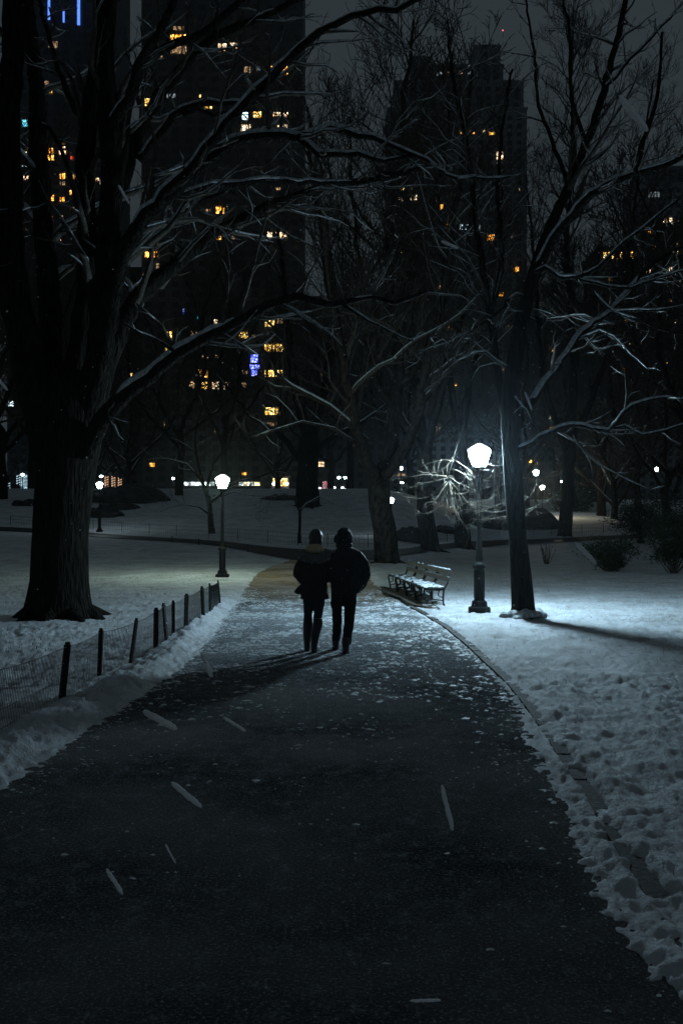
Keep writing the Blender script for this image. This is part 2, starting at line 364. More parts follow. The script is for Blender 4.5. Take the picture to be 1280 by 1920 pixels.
# re-shape the trunk radii by hand: flare, waist, swell under the forks
T.wood = MB(); T.sn = MB()
cs = crom([P(110, 1175, YL), P(110, 1140, YL), P(112, 1090, YL), P(114, 1000, YL), P(122, 900, YL), P(128, 830, YL), P(130, 760, YL), P(128, 700, YL)], .22)
kr = [.74, .62, .53, .505, .53, .60, .60, .45]
T.wood.tube([p for p, _ in cs], [kr[int(q)]*(1-(q % 1))+kr[min(7, int(q)+1)]*(q % 1) for _, q in cs], 20)
roots(T, Vector((c.x, c.y, 0)), .55, 8, .55)
limbs = [
 ([(100,860),(66,720,-.3),(30,560,-.6),(16,400,-.8),(18,220,-1),(28,60,-1.2),(20,-120,-1.4)], .36,.16),
 ([(112,840),(98,700,.4),(92,540,.8),(78,360,1.1),(70,180,1.4),(52,0,1.7),(30,-120,1.9)], .27,.12),
 ([(128,820),(150,660,.2),(168,480,.3),(160,330,.3),(172,200,.2),(190,60,.1),(200,-120,0)], .26,.13),
 ([(150,840),(182,700,-.3),(196,560,-.5),(206,440,-.6),(212,330,-.7),(205,210,-.8),(198,100,-.9),(205,-40,-1),(222,-130,-1)], .30,.14),
 # long diagonals sweeping right
 ([(165,800,.2),(212,650,.6),(250,570,1.0),(285,530,1.3),(335,490,1.6),(385,450,1.9),(435,418,2.1),(480,398,2.3),(540,372,2.5),(620,348,2.8),(700,335,3),(790,318,3.2)], .25,.045),
 ([(160,850,-.3),(190,790,-.6),(240,735,-.9),(300,690,-1.2),(340,655,-1.4),(400,625,-1.6),(460,596,-1.8),(520,566,-2.0),(565,556,-2.1),(625,572,-2.2),(700,556,-2.3),(740,565,-2.4),(800,545,-2.5)], .19,.028),
 ([(178,720,-.4),(205,600,-.7),(222,500,-1),(255,430,-1.2),(300,385,-1.4),(355,330,-1.6),(400,295,-1.8),(440,262,-1.9),(500,254,-2.1),(560,256,-2.2),(600,290,-2.3),(650,286,-2.4),(720,302,-2.5),(790,292,-2.6)], .22,.03),
 ([(560,256,-2.2),(620,244,-2.4),(700,262,-2.5),(780,290,-2.6),(860,335,-2.8),(960,330,-2.9)], .075,.015),
 ([(208,440,.2),(228,350,.6),(252,270,1),(285,200,1.4),(320,150,1.7),(390,75,2.2),(470,40,2.5),(560,0,2.9),(640,-30,3.2)], .17,.05),
 ([(205,470,.2),(216,360,.1),(238,230,0),(262,130,-.1),(310,90,-.2),(380,60,-.4),(430,20,-.5),(500,-40,-.7)], .16,.05),
 ([(255,430,-1.2),(290,380,-1.5),(330,340,-1.7),(372,300,-2),(420,230,-2.3),(470,180,-2.5),(540,110,-2.8),(600,60,-3),(660,28,-3.2),(740,15,-3.4),(830,-20,-3.6)], .12,.04),
 ([(300,385,.3),(345,365,.5),(395,350,.7),(450,345,.8),(520,338,1),(600,342,1.2),(690,340,1.3),(760,325,1.5)], .10,.03),
 ([(280,470,.8),(305,435,.9),(340,400,1),(395,370,1.2),(440,362,1.3)], .08,.03),
 ([(260,300,.9),(300,250,.7),(342,205,.5),(392,192,.3),(440,193,.2),(508,180,0)], .09,.045),
 ([(342,215,.5),(372,205,.5),(400,214,.4),(440,212,.4),(470,206,.3)], .05,.03),
 ([(205,240,-.8),(240,180,-1.2),(262,120,-1.5),(310,40,-1.9),(350,-60,-2.2)], .11,.05),
 ([(70,220,1.3),(105,260,1.1),(130,320,.9),(150,400,.6)], .05,.03),
 ([(20,560,-.6),(-30,440,-1),(-80,300,-1.4),(-120,100,-1.8)], .14,.07),
 ([(40,640,-.5),(10,560,0),(-20,420,.6),(-30,200,1.2),(-40,-60,1.8)], .14,.07),
 ([(165,240,.3),(120,160,.9),(90,60,1.4),(60,-60,1.8)], .07,.03),
 ([(230,740,-.9),(200,770,-1),(215,800,-1.3),(235,830,-1.6)], .04,.015),
 ([(330,660,-1.4),(300,640,-1.7),(262,622,-2),(232,606,-2.3)], .035,.012),
 ([(640,570,-2.2),(690,600,-2.4),(730,622,-2.6),(775,640,-2.8)], .04,.012),
]
for k, (pp, r0, r1) in enumerate(limbs):
    pts, rad, ln = T.limb(pl(pp, YL), r0, r1, 1, .2, .016)
    T.sprout(pts, rad, ln, 2, 4, up=.22, wig=.5, dens=1.05 if k > 3 else .6, t0=.25, lr=(.14, .36), maxL=2.8, rmin=.0055)
big_left = T.finish('broad_tree', 'massive dark trunk left of the path splitting into many snow lined limbs', origin=Vector((c.x, c.y, 0)))

# --- right tree beside the lamp --------------------------------------
T = Tree(23); T.snlev = 3; T.CH = {1: 1.2, 2: 1.9, 3: 3.2, 4: 4.0}
c = G(979, 1164); YR = c.y
cs = crom([P(982, 1175, YR), P(980, 1140, YR), P(977, 1090, YR), P(970, 1010, YR), P(963, 920, YR), P(960, 850, YR), P(957, 770, YR), P(963, 680, YR), P(980, 590, YR), P(1003, 505, YR)], .2)
kr = [.26, .215, .195, .165, .17, .18, .185, .15, .135, .115]
T.wood.tube([p for p, _ in cs], [kr[int(q)]*(1-(q % 1))+kr[min(9, int(q)+1)]*(q % 1) for _, q in cs], 18)
roots(T, Vector((c.x, c.y, 0)), .2, 6, .34, .2)
limbs = [
 ([(1000,510),(1030,425,.3),(1065,350,.6),(1098,270,.9),(1130,170,1.2),(1160,60,1.5),(1185,-60,1.8)], .115,.05),
 ([(1008,500,0),(1050,430,-.4),(1095,375,-.8),(1140,345,-1.1),(1190,325,-1.4),(1240,310,-1.6),(1300,285,-1.9)], .10,.05),
 ([(958,850),(945,760,.4),(930,690,.7),(922,620,1),(914,560,1.2),(905,500,1.4),(893,430,1.6),(885,350,1.8),(872,260,2),(850,150,2.3),(838,40,2.6)], .10,.03),
 ([(920,580,1),(935,520,.9),(940,450,.8),(932,360,.7),(940,250,.6),(960,130,.5)], .06,.02),
 ([(968,845,-.1),(1000,828,-.3),(1030,810,-.5),(1070,799,-.7),(1110,802,-.9),(1142,806,-1),(1170,775,-1.2),(1205,752,-1.4),(1250,746,-1.6),(1310,748,-1.9)], .062,.022),
 ([(1142,806,-1),(1170,800,-1.1),(1200,815,-1.2),(1245,805,-1.4),(1310,785,-1.6)], .035,.015),
 ([(968,800,0),(1000,745,.3),(1032,700,.5),(1068,650,.8),(1100,615,1),(1135,590,1.2),(1165,560,1.4),(1200,515,1.6),(1240,485,1.8),(1300,450,2.1)], .085,.035),
 ([(1135,590,1.2),(1175,580,1.2),(1220,582,1.2),(1300,568,1.2)], .045,.02),
 ([(1085,635,.9),(1125,618,.8),(1150,630,.7),(1180,665,.6),(1215,695,.4)], .03,.01),
 ([(998,515),(1025,503,-.4),(1050,520,-.6),(1080,520,-.8),(1120,500,-1),(1155,465,-1.2),(1185,440,-1.4),(1230,405,-1.6),(1270,375,-1.8)], .055,.018),
 ([(1080,524,-.8),(1115,532,-1),(1160,540,-1.2),(1200,533,-1.4),(1250,515,-1.6),(1310,500,-1.8)], .04,.018),
 ([(1110,545,-.8),(1150,585,-1),(1200,602,-1.2),(1250,622,-1.4),(1310,630,-1.6)], .028,.012),
 ([(985,560,0),(965,552,-.3),(945,575,-.6),(915,600,-.9),(880,620,-1.2),(840,640,-1.5),(782,658,-1.8)], .035,.009),
 ([(955,690,0),(930,675,-.3),(908,660,-.5),(888,662,-.7),(860,676,-.9),(842,690,-1.1)], .035,.012),
 ([(952,700,0),(940,684,.3),(925,682,.5),(900,690,.7),(885,715,.9),(868,750,1.1),(869,790,1.2),(858,830,1.3),(845,870,1.4),(838,893,1.4)], .022,.009),
 ([(1075,815,-.7),(1100,850,-.9),(1140,880,-1.1),(1180,903,-1.3),(1222,920,-1.5)], .022,.008),
 ([(960,740,0),(985,770,-.8),(1000,800,-1.2)], .03,.015),
 ([(1065,350,.6),(1040,280,.9),(1010,200,1.2),(1000,100,1.5),(985,0,1.8)], .05,.02),
 ([(1130,170,1.2),(1180,110,1.0),(1240,50,.8),(1300,-20,.6)], .045,.02),
 ([(1190,325,-1.4),(1210,250,-1.6),(1235,160,-1.8),(1240,60,-2)], .05,.02),
 ([(1098,270,.9),(1070,180,.6),(1068,80,.3),(1050,-20,0)], .05,.02),
]
for k, (pp, r0, r1) in enumerate(limbs):
    pts, rad, ln = T.limb(pl(pp, YR), r0, r1, 1, .16, .012)
    if k == 14: continue
    T.sprout(pts, rad, ln, 2, 4, up=.3 if k < 4 or k > 16 else .12, wig=.5, dens=1.25, t0=.22, lr=(.14, .36), maxL=2.4, rmin=.0052)
rt = T.finish('leaning_tree', 'slender trunk standing in snow just right of the nearest lit lamp', origin=Vector((c.x, c.y, 0)))
# snow packed on its roots
mb = MB(); rr = random.Random(3)
for i in range(11):
    a = R(150+i*24); rad_ = .24+rr.uniform(0, .1)
    mb.blob((math.cos(a)*rad_, math.sin(a)*rad_*.9-.03, .05+rr.uniform(0, .1)), rr.uniform(.08, .15), rr.uniform(.07, .12), rr.uniform(.05, .12), 10, 7)
o = mb.build('root_snow', M['brsnow'], rt); remesh(o, .02, 3, (.03, .05)); o.data.materials.clear(); o.data.materials.append(M['brsnow'])

# --- drooping twig spray by the lamp, lamplight painted in as paler bark --------------------
T = Tree(31); T.snlev = 0; T.segk = .45
hub = P(838, 893, YR+1.4)
def hang(a, b, c_, e, r0=.0055):
    pts, rad, ln = T.limb([a, b, c_, e], r0, .0025, 2, .09, .006)
    T.sprout(pts, rad, ln, 3, 4, up=-.05, wig=.45, dens=1.9, t0=.15, lr=(.2, .55), maxL=.6, droop=.5, rmin=.0022)
Yh = YR+1.4
for q in [((838,893),(800,890),(775,893),(742,897)), ((838,896),(800,905),(770,914),(748,922)), ((836,903),(812,925),(790,935),(752,930)),
          ((838,905),(825,925),(812,940),(795,944)), ((838,905),(828,935),(810,960),(780,962)), ((840,903),(852,930),(858,950),(862,975)),
          ((842,900),(862,925),(880,945),(900,952)), ((842,905),(850,940),(868,985),(885,1002)), ((840,893),(860,905),(880,915),(905,928)),
          ((850,865),(830,862),(812,866),(788,875)), ((850,862),(868,872),(885,885),(905,892)), ((843,905),(848,930),(842,955),(834,966)),
          ((852,850),(842,868),(826,882),(805,888)), ((846,880),(866,886),(884,905),(893,940)), ((842,905),(852,960),(872,985),(880,1010))]:
    yy = Yh+T.r.uniform(-.25, .25)
    hang(P(*q[0], Yh), P(*q[1], Yh+(yy-Yh)*.4), P(*q[2], yy), P(*q[3], yy))
for q in [((957,860),(938,872),(920,872),(905,862)), ((955,840),(935,860),(925,885),(932,915)), ((958,905),(935,912),(912,938),(880,940)),
          ((958,955),(930,960),(905,955),(880,940)), ((958,930),(935,945),(918,950),(900,948)), ((980,895),(1005,905),(985,935),(930,945)), ((1040,930),(1000,950),(950,968),(880,975))]:
    hang(P(*q[0], YR+.1), P(*q[1], YR+.5), P(*q[2], YR+.9), P(*q[3], YR+1.2), .0045)
sp = T.tw.build('twig_spray', M['twiglit'], rt); sp.location = -Vector((c.x, c.y, 0))
if T.sn.v:
    o = T.sn.build('twig_snow', M['brsnow'], rt); o.location = -Vector((c.x, c.y, 0))

# --- plane tree in the middle ----------------------------------------
def big_tree(seed, name, label, base, trunk_px, limbs_px, Y, r0, r1, bark, snk=1.0, dens=.55, tw=4, maxL=6, group=None, rmin=.013):
    T = Tree(seed); T.segk = 2.2; T.snk = snk; T.snlev = 2; T.CH = {1: 1.2, 2: 1.5, 3: 2.8, 4: 3.6}
    pts, rad, ln = T.limb(pl(trunk_px, Y), r0, r1, 0, .6, .03)
    roots(T, Vector((pts[0].x, pts[0].y, base.z-.1)), r0*.8, 6, r0*1.2, .3)
    for pp, a, b_ in limbs_px:
        pts, rad, ln = T.limb(pl(pp, Y), a, b_, 1, .6, .05)
        T.sprout(pts, rad, ln, 2, tw, up=.35, wig=.45, dens=dens, t0=.2, lr=(.25, .5), maxL=maxL, rmin=rmin)
    return T.finish(name, label, origin=base, bark=bark, group=group)
b_ = G(724, 1056)
big_tree(41, 'plane_tree', 'pale mottled trunk rising beside the far end of the benches', b_,
 [(726,1062),(724,1030),(718,990),(713,950),(712,915),(712,885)], [
 ([(712,900),(732,850,1),(742,770,1.5),(745,680,2),(735,580,2),(730,470,2.5),(745,330,3),(760,180,3),(775,40,3)], .34,.06),
 ([(710,910),(690,870,-1),(668,810,-2),(655,740,-3),(640,650,-3.5),(620,560,-4),(605,450,-4.5),(590,330,-5),(575,200,-5)], .28,.05),
 ([(716,900),(735,880,-1),(765,830,-2),(785,760,-3),(800,670,-4),(830,560,-4),(850,430,-4.5),(870,280,-5),(885,130,-5)], .25,.05),
 ([(668,810,-2),(620,760,-3),(570,740,-3.5),(520,700,-4),(480,640,-4)], .14,.04),
 ([(742,770,1.5),(700,700,2.5),(680,600,3.5),(672,480,4),(660,350,4.5),(655,220,5)], .18,.05),
 ([(785,760,-3),(840,700,-4),(900,650,-5),(960,600,-5)], .13,.03),
 ([(735,580,2),(780,480,1),(810,380,0),(840,250,-1),(830,120,-1)], .16,.04),
 ([(668,830,-2),(620,800,-3),(570,792,-3.6),(525,800,-4),(470,820,-4.5)], .08,.03),
 ], b_.y, .53, .43, 'bark2', dens=1.05)
b_ = G(802, 1032)
big_tree(43, 'park_tree', 'dark leaning trunk beyond the benches, left of the straight stump-like trunk', b_,
 [(806,1038),(800,990),(796,940),(797,880),(795,820)], [
 ([(795,830),(780,740,1),(770,640,2),(772,520,2),(760,400,3),(765,280,3)], .3,.07),
 ([(796,850),(820,760,-1),(850,670,-2),(870,560,-3),(880,420,-3),(900,300,-3)], .26,.06),
 ([(795,860),(760,790,-1),(720,730,-2),(690,650,-3)], .16,.04)], b_.y, .5, .36, 'bark2', dens=.9)
b_ = G(868, 1029)
big_tree(44, 'park_tree', 'straight dark trunk seen just left of the nearest lamp post', b_,
 [(869,1034),(867,1000),(866,950),(864,880),(866,800)], [
 ([(866,810),(880,720,1),(905,600,2),(930,450,3),(940,330,3)], .26,.06),
 ([(866,820),(845,730,-1),(835,610,-2),(830,480,-2),(815,330,-2)], .24,.06)], b_.y, .5, .34, 'bark', dens=.9)
b_ = G(1059, 1006)
big_tree(45, 'park_tree', 'forked dark trunk behind the bare twiggy bush on the right lawn', b_,
 [(1058,1012),(1060,970),(1064,920),(1066,860),(1068,800)], [
 ([(1068,810),(1075,700,0),(1070,580,1),(1062,450,2),(1075,300,2),(1070,150,2),(1075,20,2)], .4,.07),
 ([(1066,850),(1030,760,-1),(1010,640,-2),(1000,480,-3),(985,330,-3)], .3,.06),
 ([(1068,830),(1110,740,1),(1150,620,2),(1180,460,2),(1200,300,2),(1225,150,2)], .3,.06)], b_.y, .55, .45, 'bark', dens=1.0)
b_ = G(577, 951)
big_tree(46, 'park_tree', 'thick flared trunk standing on the hill crest behind the couple', b_,
 [(578,956),(576,930),(577,900),(578,860),(580,820)], [
 ([(580,830),(560,760,-2),(545,670,-3),(535,560,-3),(520,430,-4)], .5,.1),
 ([(580,840),(600,760,2),(620,660,3),(625,540,3),(610,400,4)], .5,.1),
 ([(578,870),(620,820,-1),(680,790,-2),(740,740,-3)], .3,.08),
 ([(576,880),(530,820,1),(470,780,2),(420,720,3)], .3,.08)], b_.y, .95, .75, 'bark', dens=.6, maxL=7, rmin=.018)
# small crooked tree behind the left lamp, and the thin sapling
b_ = G(397, 1002)
big_tree(47, 'small_tree', 'small crooked tree with low spreading branches behind the left lamp', b_,
 [(398,1006),(396,985),(394,960),(390,930)], [
 ([(390,940),(380,905,0),(350,870,1),(310,860,1),(270,865,1)], .14,.03),
 ([(391,945),(410,930,-.5),(440,905,-1),(480,895,-1),(530,880,-1)], .12,.03),
 ([(393,965),(375,950,-.5),(340,945,-1),(300,960,-1.5)], .06,.015),
 ([(388,930),(375,880,1),(365,820,1.5),(380,760,2)], .12,.03),
 ([(388,930),(400,870,0),(430,830,-1),(445,780,-1)], .12,.03),
 ([(400,930,0),(440,925,-1),(490,930,-1.5),(540,925,-2)], .05,.015)], b_.y, .22, .16, 'bark', dens=.9, maxL=3, rmin=.012)
b_ = G(562, 1020)
big_tree(48, 'sapling', 'thin dark sapling stem just left above the woman in the parka', b_,
 [(562,1023),(562,1000),(563,975),(562,955)], [
 ([(562,960),(550,935,-.5),(530,925,-.8),(505,940,-1)], .05,.01), ([(562,960),(575,940,.5),(600,930,.8),(625,945,1)], .05,.01)], b_.y, .09, .07, 'bark', dens=.8, maxL=1.4, rmin=.006)

# --- generic background trees ---------------------------------------
def proto(seed, ht, r0, fork, leaders, spread):
    T = Tree(seed); T.segk = 3.0; T.snlev = 1; T.CH = {1: 1, 2: 1.2, 3: 1.9, 4: 2.6}; r = T.r
    fz = ht*fork; pts = [(0, 0, -.4), (r.uniform(-.1, .1), 0, fz*.3), (r.uniform(-.25, .25), r.uniform(-.2, .2), fz*.7), (r.uniform(-.3, .3), r.uniform(-.3, .3), fz)]
    P_, rad, ln = T.limb(pts, r0*1.15, r0*.8, 0, .8, .03)
    for k in range(leaders):
        a = 2*math.pi*(k+r.uniform(-.3, .3))/leaders; sp = spread*r.uniform(.5, 1.25)
        top = Vector((math.cos(a)*sp*ht*.35, math.sin(a)*sp*ht*.35, ht*r.uniform(.8, 1)))
        s0 = P_[-1-(k % 3)]
        mid = s0.lerp(top, .35)+Vector((math.cos(a), math.sin(a), 0))*sp*ht*.1
        m2 = s0.lerp(top, .7)+Vector((r.uniform(-1, 1), r.uniform(-1, 1), 0))*ht*.04
        p2, rd, l2 = T.limb([s0, mid, m2, top], r0*.5, .05, 1, .9, .08)
        T.sprout(p2, rd, l2, 2, 4, up=.3, wig=.5, dens=1.35, t0=.12, lr=(.25, .5), maxL=ht*.2, rmin=.024)
    return T
protos = []
for k, a in enumerate([(101, 24, .42, .22, 6, 1.0), (102, 20, .36, .3, 5, 1.1), (103, 27, .45, .28, 5, .7), (104, 17, .3, .2, 6, 1.2)]):
    protos.append(proto(*a))
first = {}
bgt = [  # proto, px, Y, scale, rot, label
 (0, 5, 83, 1.0, .3, 'dark trunk at the left edge of the photo on the far hill'),
 (1, 337, 86, .95, 1.2, 'short thick trunk on the hill above the left lamp'),
 (2, 1128, 104, 1.05, 2.1, 'slim flared trunk on the lit far slope, left of the pair at right'),
 (3, 1150, 98, 1.1, .6, 'pale grey trunk on the far slope above the evergreen shrubs'),
 (2, 60, 120, .95, 4.0, 'bare tree behind the hill left of the massive trunk'),
 (0, 128, 112, 1.0, 2.9, 'bare tree hidden partly by the massive left trunk'),
 (3, 240, 112, 1.15, 5.1, 'bare tree just right of the fairy lit trunks beyond the hill'),
 (2, 420, 110, .9, .9, 'bare tree directly behind the left lamp beyond the crest'),
 (1, 655, 108, 1.1, 2.2, 'double stemmed bare tree on the crest right of the couple'),
 (3, 520, 135, 1.3, 1.7, 'bare tree above the warm lit kiosk'),
 (0, 770, 105, .95, .1, 'bare tree beyond the hill right of the mottled trunk'),
 (2, 935, 118, 1.0, 3.0, 'bare tree behind the leaning trunk beside the lamp'),
 (1, 985, 92, 1.05, 4.4, 'bare tree left of the small warm lamp on the far lawn'),
 (0, 1195, 112, 1.0, 1.1, 'bare tree above the snow dusted evergreen mass'),
 (3, 1250, 88, 1.35, 2.6, 'bare tree at the right edge behind the evergreens'),
 (2, 1310, 66, .95, 5.0, 'bare tree leaning in from beyond the right edge'),
 (2, 860, 125, 1.05, 4.9, 'bare tree behind the twig spray left of the lamp'),
 (1, 1040, 135, 1.3, 2.0, 'tall bare tree in the distance above the small warm lamp'),
 (0, 620, 140, 1.05, 3.7, 'bare tree beyond the traffic signal'),
 (3, 185, 140, 1.3, 4.2, 'bare tree far behind the row of fairy lit trunks'),
 (2, -40, 60, .9, 3.9, 'bare tree leaning in from beyond the left edge'),
]
for k, px, Y, s_, rz, lab in bgt:
    x = (px-640)/F*Y
    if k not in first:
        o = protos[k].finish('bare_tree', lab, group='bare trees in the background'); first[k] = o
    else:
        o = copy_tree(first[k]); tag(o, lab)
    o.location = (x, Y, H(x, Y)); o.rotation_euler = (0, 0, rz); o.scale = (s_,)*3

# ------------------------------------------------------------------ paths
def w_(px, py): g = G(px, py); return (g.x, g.y)
GX = ([-8, 4.06, 4.84, 5.5, 6.3, 7.3, 9, 10.7, 14.2, 17, 20, 21.5], [1.42, 1.43, 1.48, 1.53, 1.6, 1.66, 1.78, 1.86, 1.86, 1.8, 1.6, 1.46])
left = [(-2.5, -14), (-2.4, -5), (-2.35, 4), (-2.3, 6.6), (-2.15, 9.2), (-2.0, 12), (-2.03, 14.5), (-2.2, 18)]+[w_(*q) for q in [(437,1136),(452,1115),(463,1098),(474,1082),(490,1070),(515,1060),(545,1050)]]
right = [(1.25, -14), (1.25, -5), (1.26, 4), (1.36, 5.5), (1.5, 7.3), (1.68, 9), (1.8, 10.7), (1.83, 14.2), (1.76, 17), (1.56, 20)]+[w_(*q) for q in [(768,1134),(735,1113),(708,1098),(695,1085),(692,1070),(700,1052)]]
def resample(pl_, n):
    pts = [p for p, _ in crom([(a, b, 0) for a, b in pl_], .4)]
    d = [0]
    for i in range(1, len(pts)): d.append(d[-1]+(pts[i]-pts[i-1]).length)
    out = []
    for k in range(n):
        s_ = d[-1]*k/(n-1); i = min(len(pts)-2, max(0, int(np.searchsorted(d, s_))-1)); t = (s_-d[i])/max(1e-9, d[i+1]-d[i])
        out.append(pts[i].lerp(pts[i+1], t))
    return out
def strip(name, lt, rt_, n, m, z, mat):
    a = resample(lt, n); b = resample(rt_, n); vs = []; fs = []
    for i in range(n):
        for j in range(m+1):
            p = a[i].lerp(b[i], j/m); vs.append((p.x, p.y, H(p.x, p.y)+z))
    for i in range(n-1):
        for j in range(m):
            q = i*(m+1)+j; fs.append((q, q+1, q+m+2, q+m+1))
    mb = MB(); mb.v = vs; mb.f = fs; mb.m = [0]*len(fs)
    o = mb.build(name, mat); tag(o, kind='structure'); return a, b, o
A1, B1, o = strip('path', left, right, 160, 12, 0.0, M['asphalt'])
ft = [(-60,986),(0,989),(80,993),(160,999),(250,1006),(340,1011),(420,1017),(500,1026),(560,1031),(620,1033),(700,1033),(760,1030),(800,1024),(860,1018),(930,1014),(1000,1012),(1060,1009),(1150,1005),(1300,1000)]
fb = [(-60,992),(0,996),(80,1000),(160,1006),(250,1012),(340,1018),(420,1026),(500,1042),(560,1052),(620,1055),(700,1050),(760,1042),(800,1036),(860,1029),(930,1024),(1000,1021),(1060,1017),(1150,1012),(1300,1006)]
M['asphalt2'] = noise_mat('dark_path', (.012, .013, .013), (.04, .042, .042), 6, .6, .4)
A2, B2, o = strip('cross_path', [w_(*q) for q in fb], [w_(*q) for q in ft], 120, 4, .045, M['asphalt2'])

def sdist(x, y, poly):
    inside = np.zeros(x.shape, bool); dm = np.full(x.shape, 1e9); n = len(poly)
    for i in range(n):
        x0, y0 = poly[i]; x1, y1 = poly[(i+1) % n]
        ex, ey = x1-x0, y1-y0; t = np.clip(((x-x0)*ex+(y-y0)*ey)/(ex*ex+ey*ey+1e-12), 0, 1)
        dm = np.minimum(dm, (x-x0-t*ex)**2+(y-y0-t*ey)**2)
        c_ = ((y0 > y) != (y1 > y)); xi = ex*(y-y0)/(ey if abs(ey) > 1e-12 else 1e-12)+x0
        inside ^= c_ & (x < xi)
    d = np.sqrt(dm); return np.where(inside, -d, d)
poly1 = [(p.x, p.y) for p in A1[::3]]+[(p.x, p.y) for p in B1[::-3]]
poly2 = [(p.x, p.y) for p in A2[::3]]+[(p.x, p.y) for p in B2[::-3]]

def sm(t): t = np.clip(t, 0, 1); return t*t*(3-2*t)
def ground_z(x, y):
    bh = base_h(x, y)
    d1 = sdist(x, y, poly1)
    d2 = np.full(x.shape, 50.0); k = (y > 34) & (y < 130); d2[k] = sdist(x[k], y[k], poly2)
    rag = .08*fbm(x*1.7, y*1.5)+.05*fbm(x*13, y*11, 3)
    n1 = fbm(x*1.3, y*1.3, 3); n2 = fbm(x*4.5+5, y*4.5, 3); n3 = np.abs(fbm(x*9+40, y*7, 3))
    near = sm((45-y)/30)
    lowf = .35+1.3*sm(.5+1.2*pnoise(x*.35+4, y*.35+9)); out = .05+(.05*n1+.034*np.abs(n2)*lowf-.018*n3*lowf+.018*fbm(x*6+9, y*5, 2))*(.15+.85*near)
    out = out*np.where(d2 < 6, .25+.75*np.clip(d2/6, 0, 1), 1)
    # footprints scattered on both lawns
    fp = pnoise(x*3.1+11, y*2.6+3); out -= .045*sm((fp-.30)/.2)*near*sm((lowf-1.0)/.4)
    edge = np.exp(-(np.maximum(d1, 0)/.55)**2)
    lf = fbm(x*5+3, y*5+8, 4); lump = .25+.5*lf
    L_ = (x < -.3) & (y < 30)
    out += np.where(L_, .085*np.exp(-((d1-.32)/.26)**2)*(.55+1.2*lump)*sm((24-y)/4+.3), 0)
    R_ = (x > 0) & (y < 24)
    gx = np.interp(y, *GX)
    out += np.where(R_, .045*edge*(.3+1.2*lump), 0)
    kk = np.where(y < 8.6, 1.0, np.where(y > 12.5, .75, .25))*sm((21-y)/2)*(x > 0)
    out -= kk*.10*np.exp(-((x-gx-.03*n2)/.055)**2)*sm((.3+n1*1.2)/.5)
    d = np.minimum(d1, d2*1.0)+rag
    ins = -.022+.045*np.exp(np.minimum(d1, 0)/.2)*(.42+.9*fbm(x*11, y*9, 3))
    t = sm((d+.12)/.42); out += near*(.014*fbm(x*15, y*13, 3)+np.where(x < 0, .038, .024)*np.exp(-(d1/.55)**2)*fbm(x*11+7, y*10, 3))
    return bh+ins*(1-t)+out*t, d1
Ys = list(np.arange(-14, 2.5, .25)); y_ = 2.5
while y_ < 420: Ys.append(y_); y_ *= 1.0068
Ys += [470, 540, 620, 720]
us = np.concatenate([-np.geomspace(9, .42, 60), np.linspace(-.41, .41, 520), np.geomspace(.42, 9, 60)])
Yg, Ug = np.meshgrid(np.array(Ys), us, indexing='ij')
Sg = np.sqrt(Yg*Yg*(Yg > 0)+40); Tg = np.clip((np.abs(Ug)-.42)/(9-.42), 0, 1)
Xg = np.where(np.abs(Ug) <= .42, Ug*Sg, np.sign(Ug)*(.42*Sg+Tg*(55+.5*np.abs(Yg))))
Zg, _ = ground_z(Xg.ravel(), Yg.ravel())
nr, nc = Yg.shape
me = bpy.data.meshes.new('ground'); me.vertices.add(nr*nc)
me.vertices.foreach_set('co', np.stack([Xg.ravel(), Yg.ravel(), Zg], 1).ravel())
idx = np.arange(nr*nc).reshape(nr, nc)
q = np.stack([idx[:-1, :-1], idx[:-1, 1:], idx[1:, 1:], idx[1:, :-1]], -1).reshape(-1, 4)
me.loops.add(q.size); me.loops.foreach_set('vertex_index', q.ravel().astype(np.int32))
me.polygons.add(len(q)); me.polygons.foreach_set('loop_start', np.arange(0, q.size, 4)); me.polygons.foreach_set('loop_total', np.full(len(q), 4))
me.polygons.foreach_set('use_smooth', np.ones(len(q), bool)); me.materials.append(M['snow']); me.update(calc_edges=True)
go = bpy.data.objects.new('ground', me); COL.objects.link(go); tag(go, kind='structure')
def GZ(x, y): return float(ground_z(np.array([float(x)]), np.array([float(y)]))[0][0])

# kerb stones on the right
mb = MB(); rr = random.Random(5); y0 = -2.0
while y0 < 20.8:
    l = rr.uniform(.5, .9); a = Vector((np.interp(y0, *GX), y0, -.02)); b2 = Vector((np.interp(y0+l, *GX), y0+l, -.02+rr.uniform(-.008, .008)))
    mb.beam(a, b2-Vector((0, .012, 0)), .11, .1); y0 += l
tag(mb.build('kerb', M['stone'], smooth=False), kind='structure')

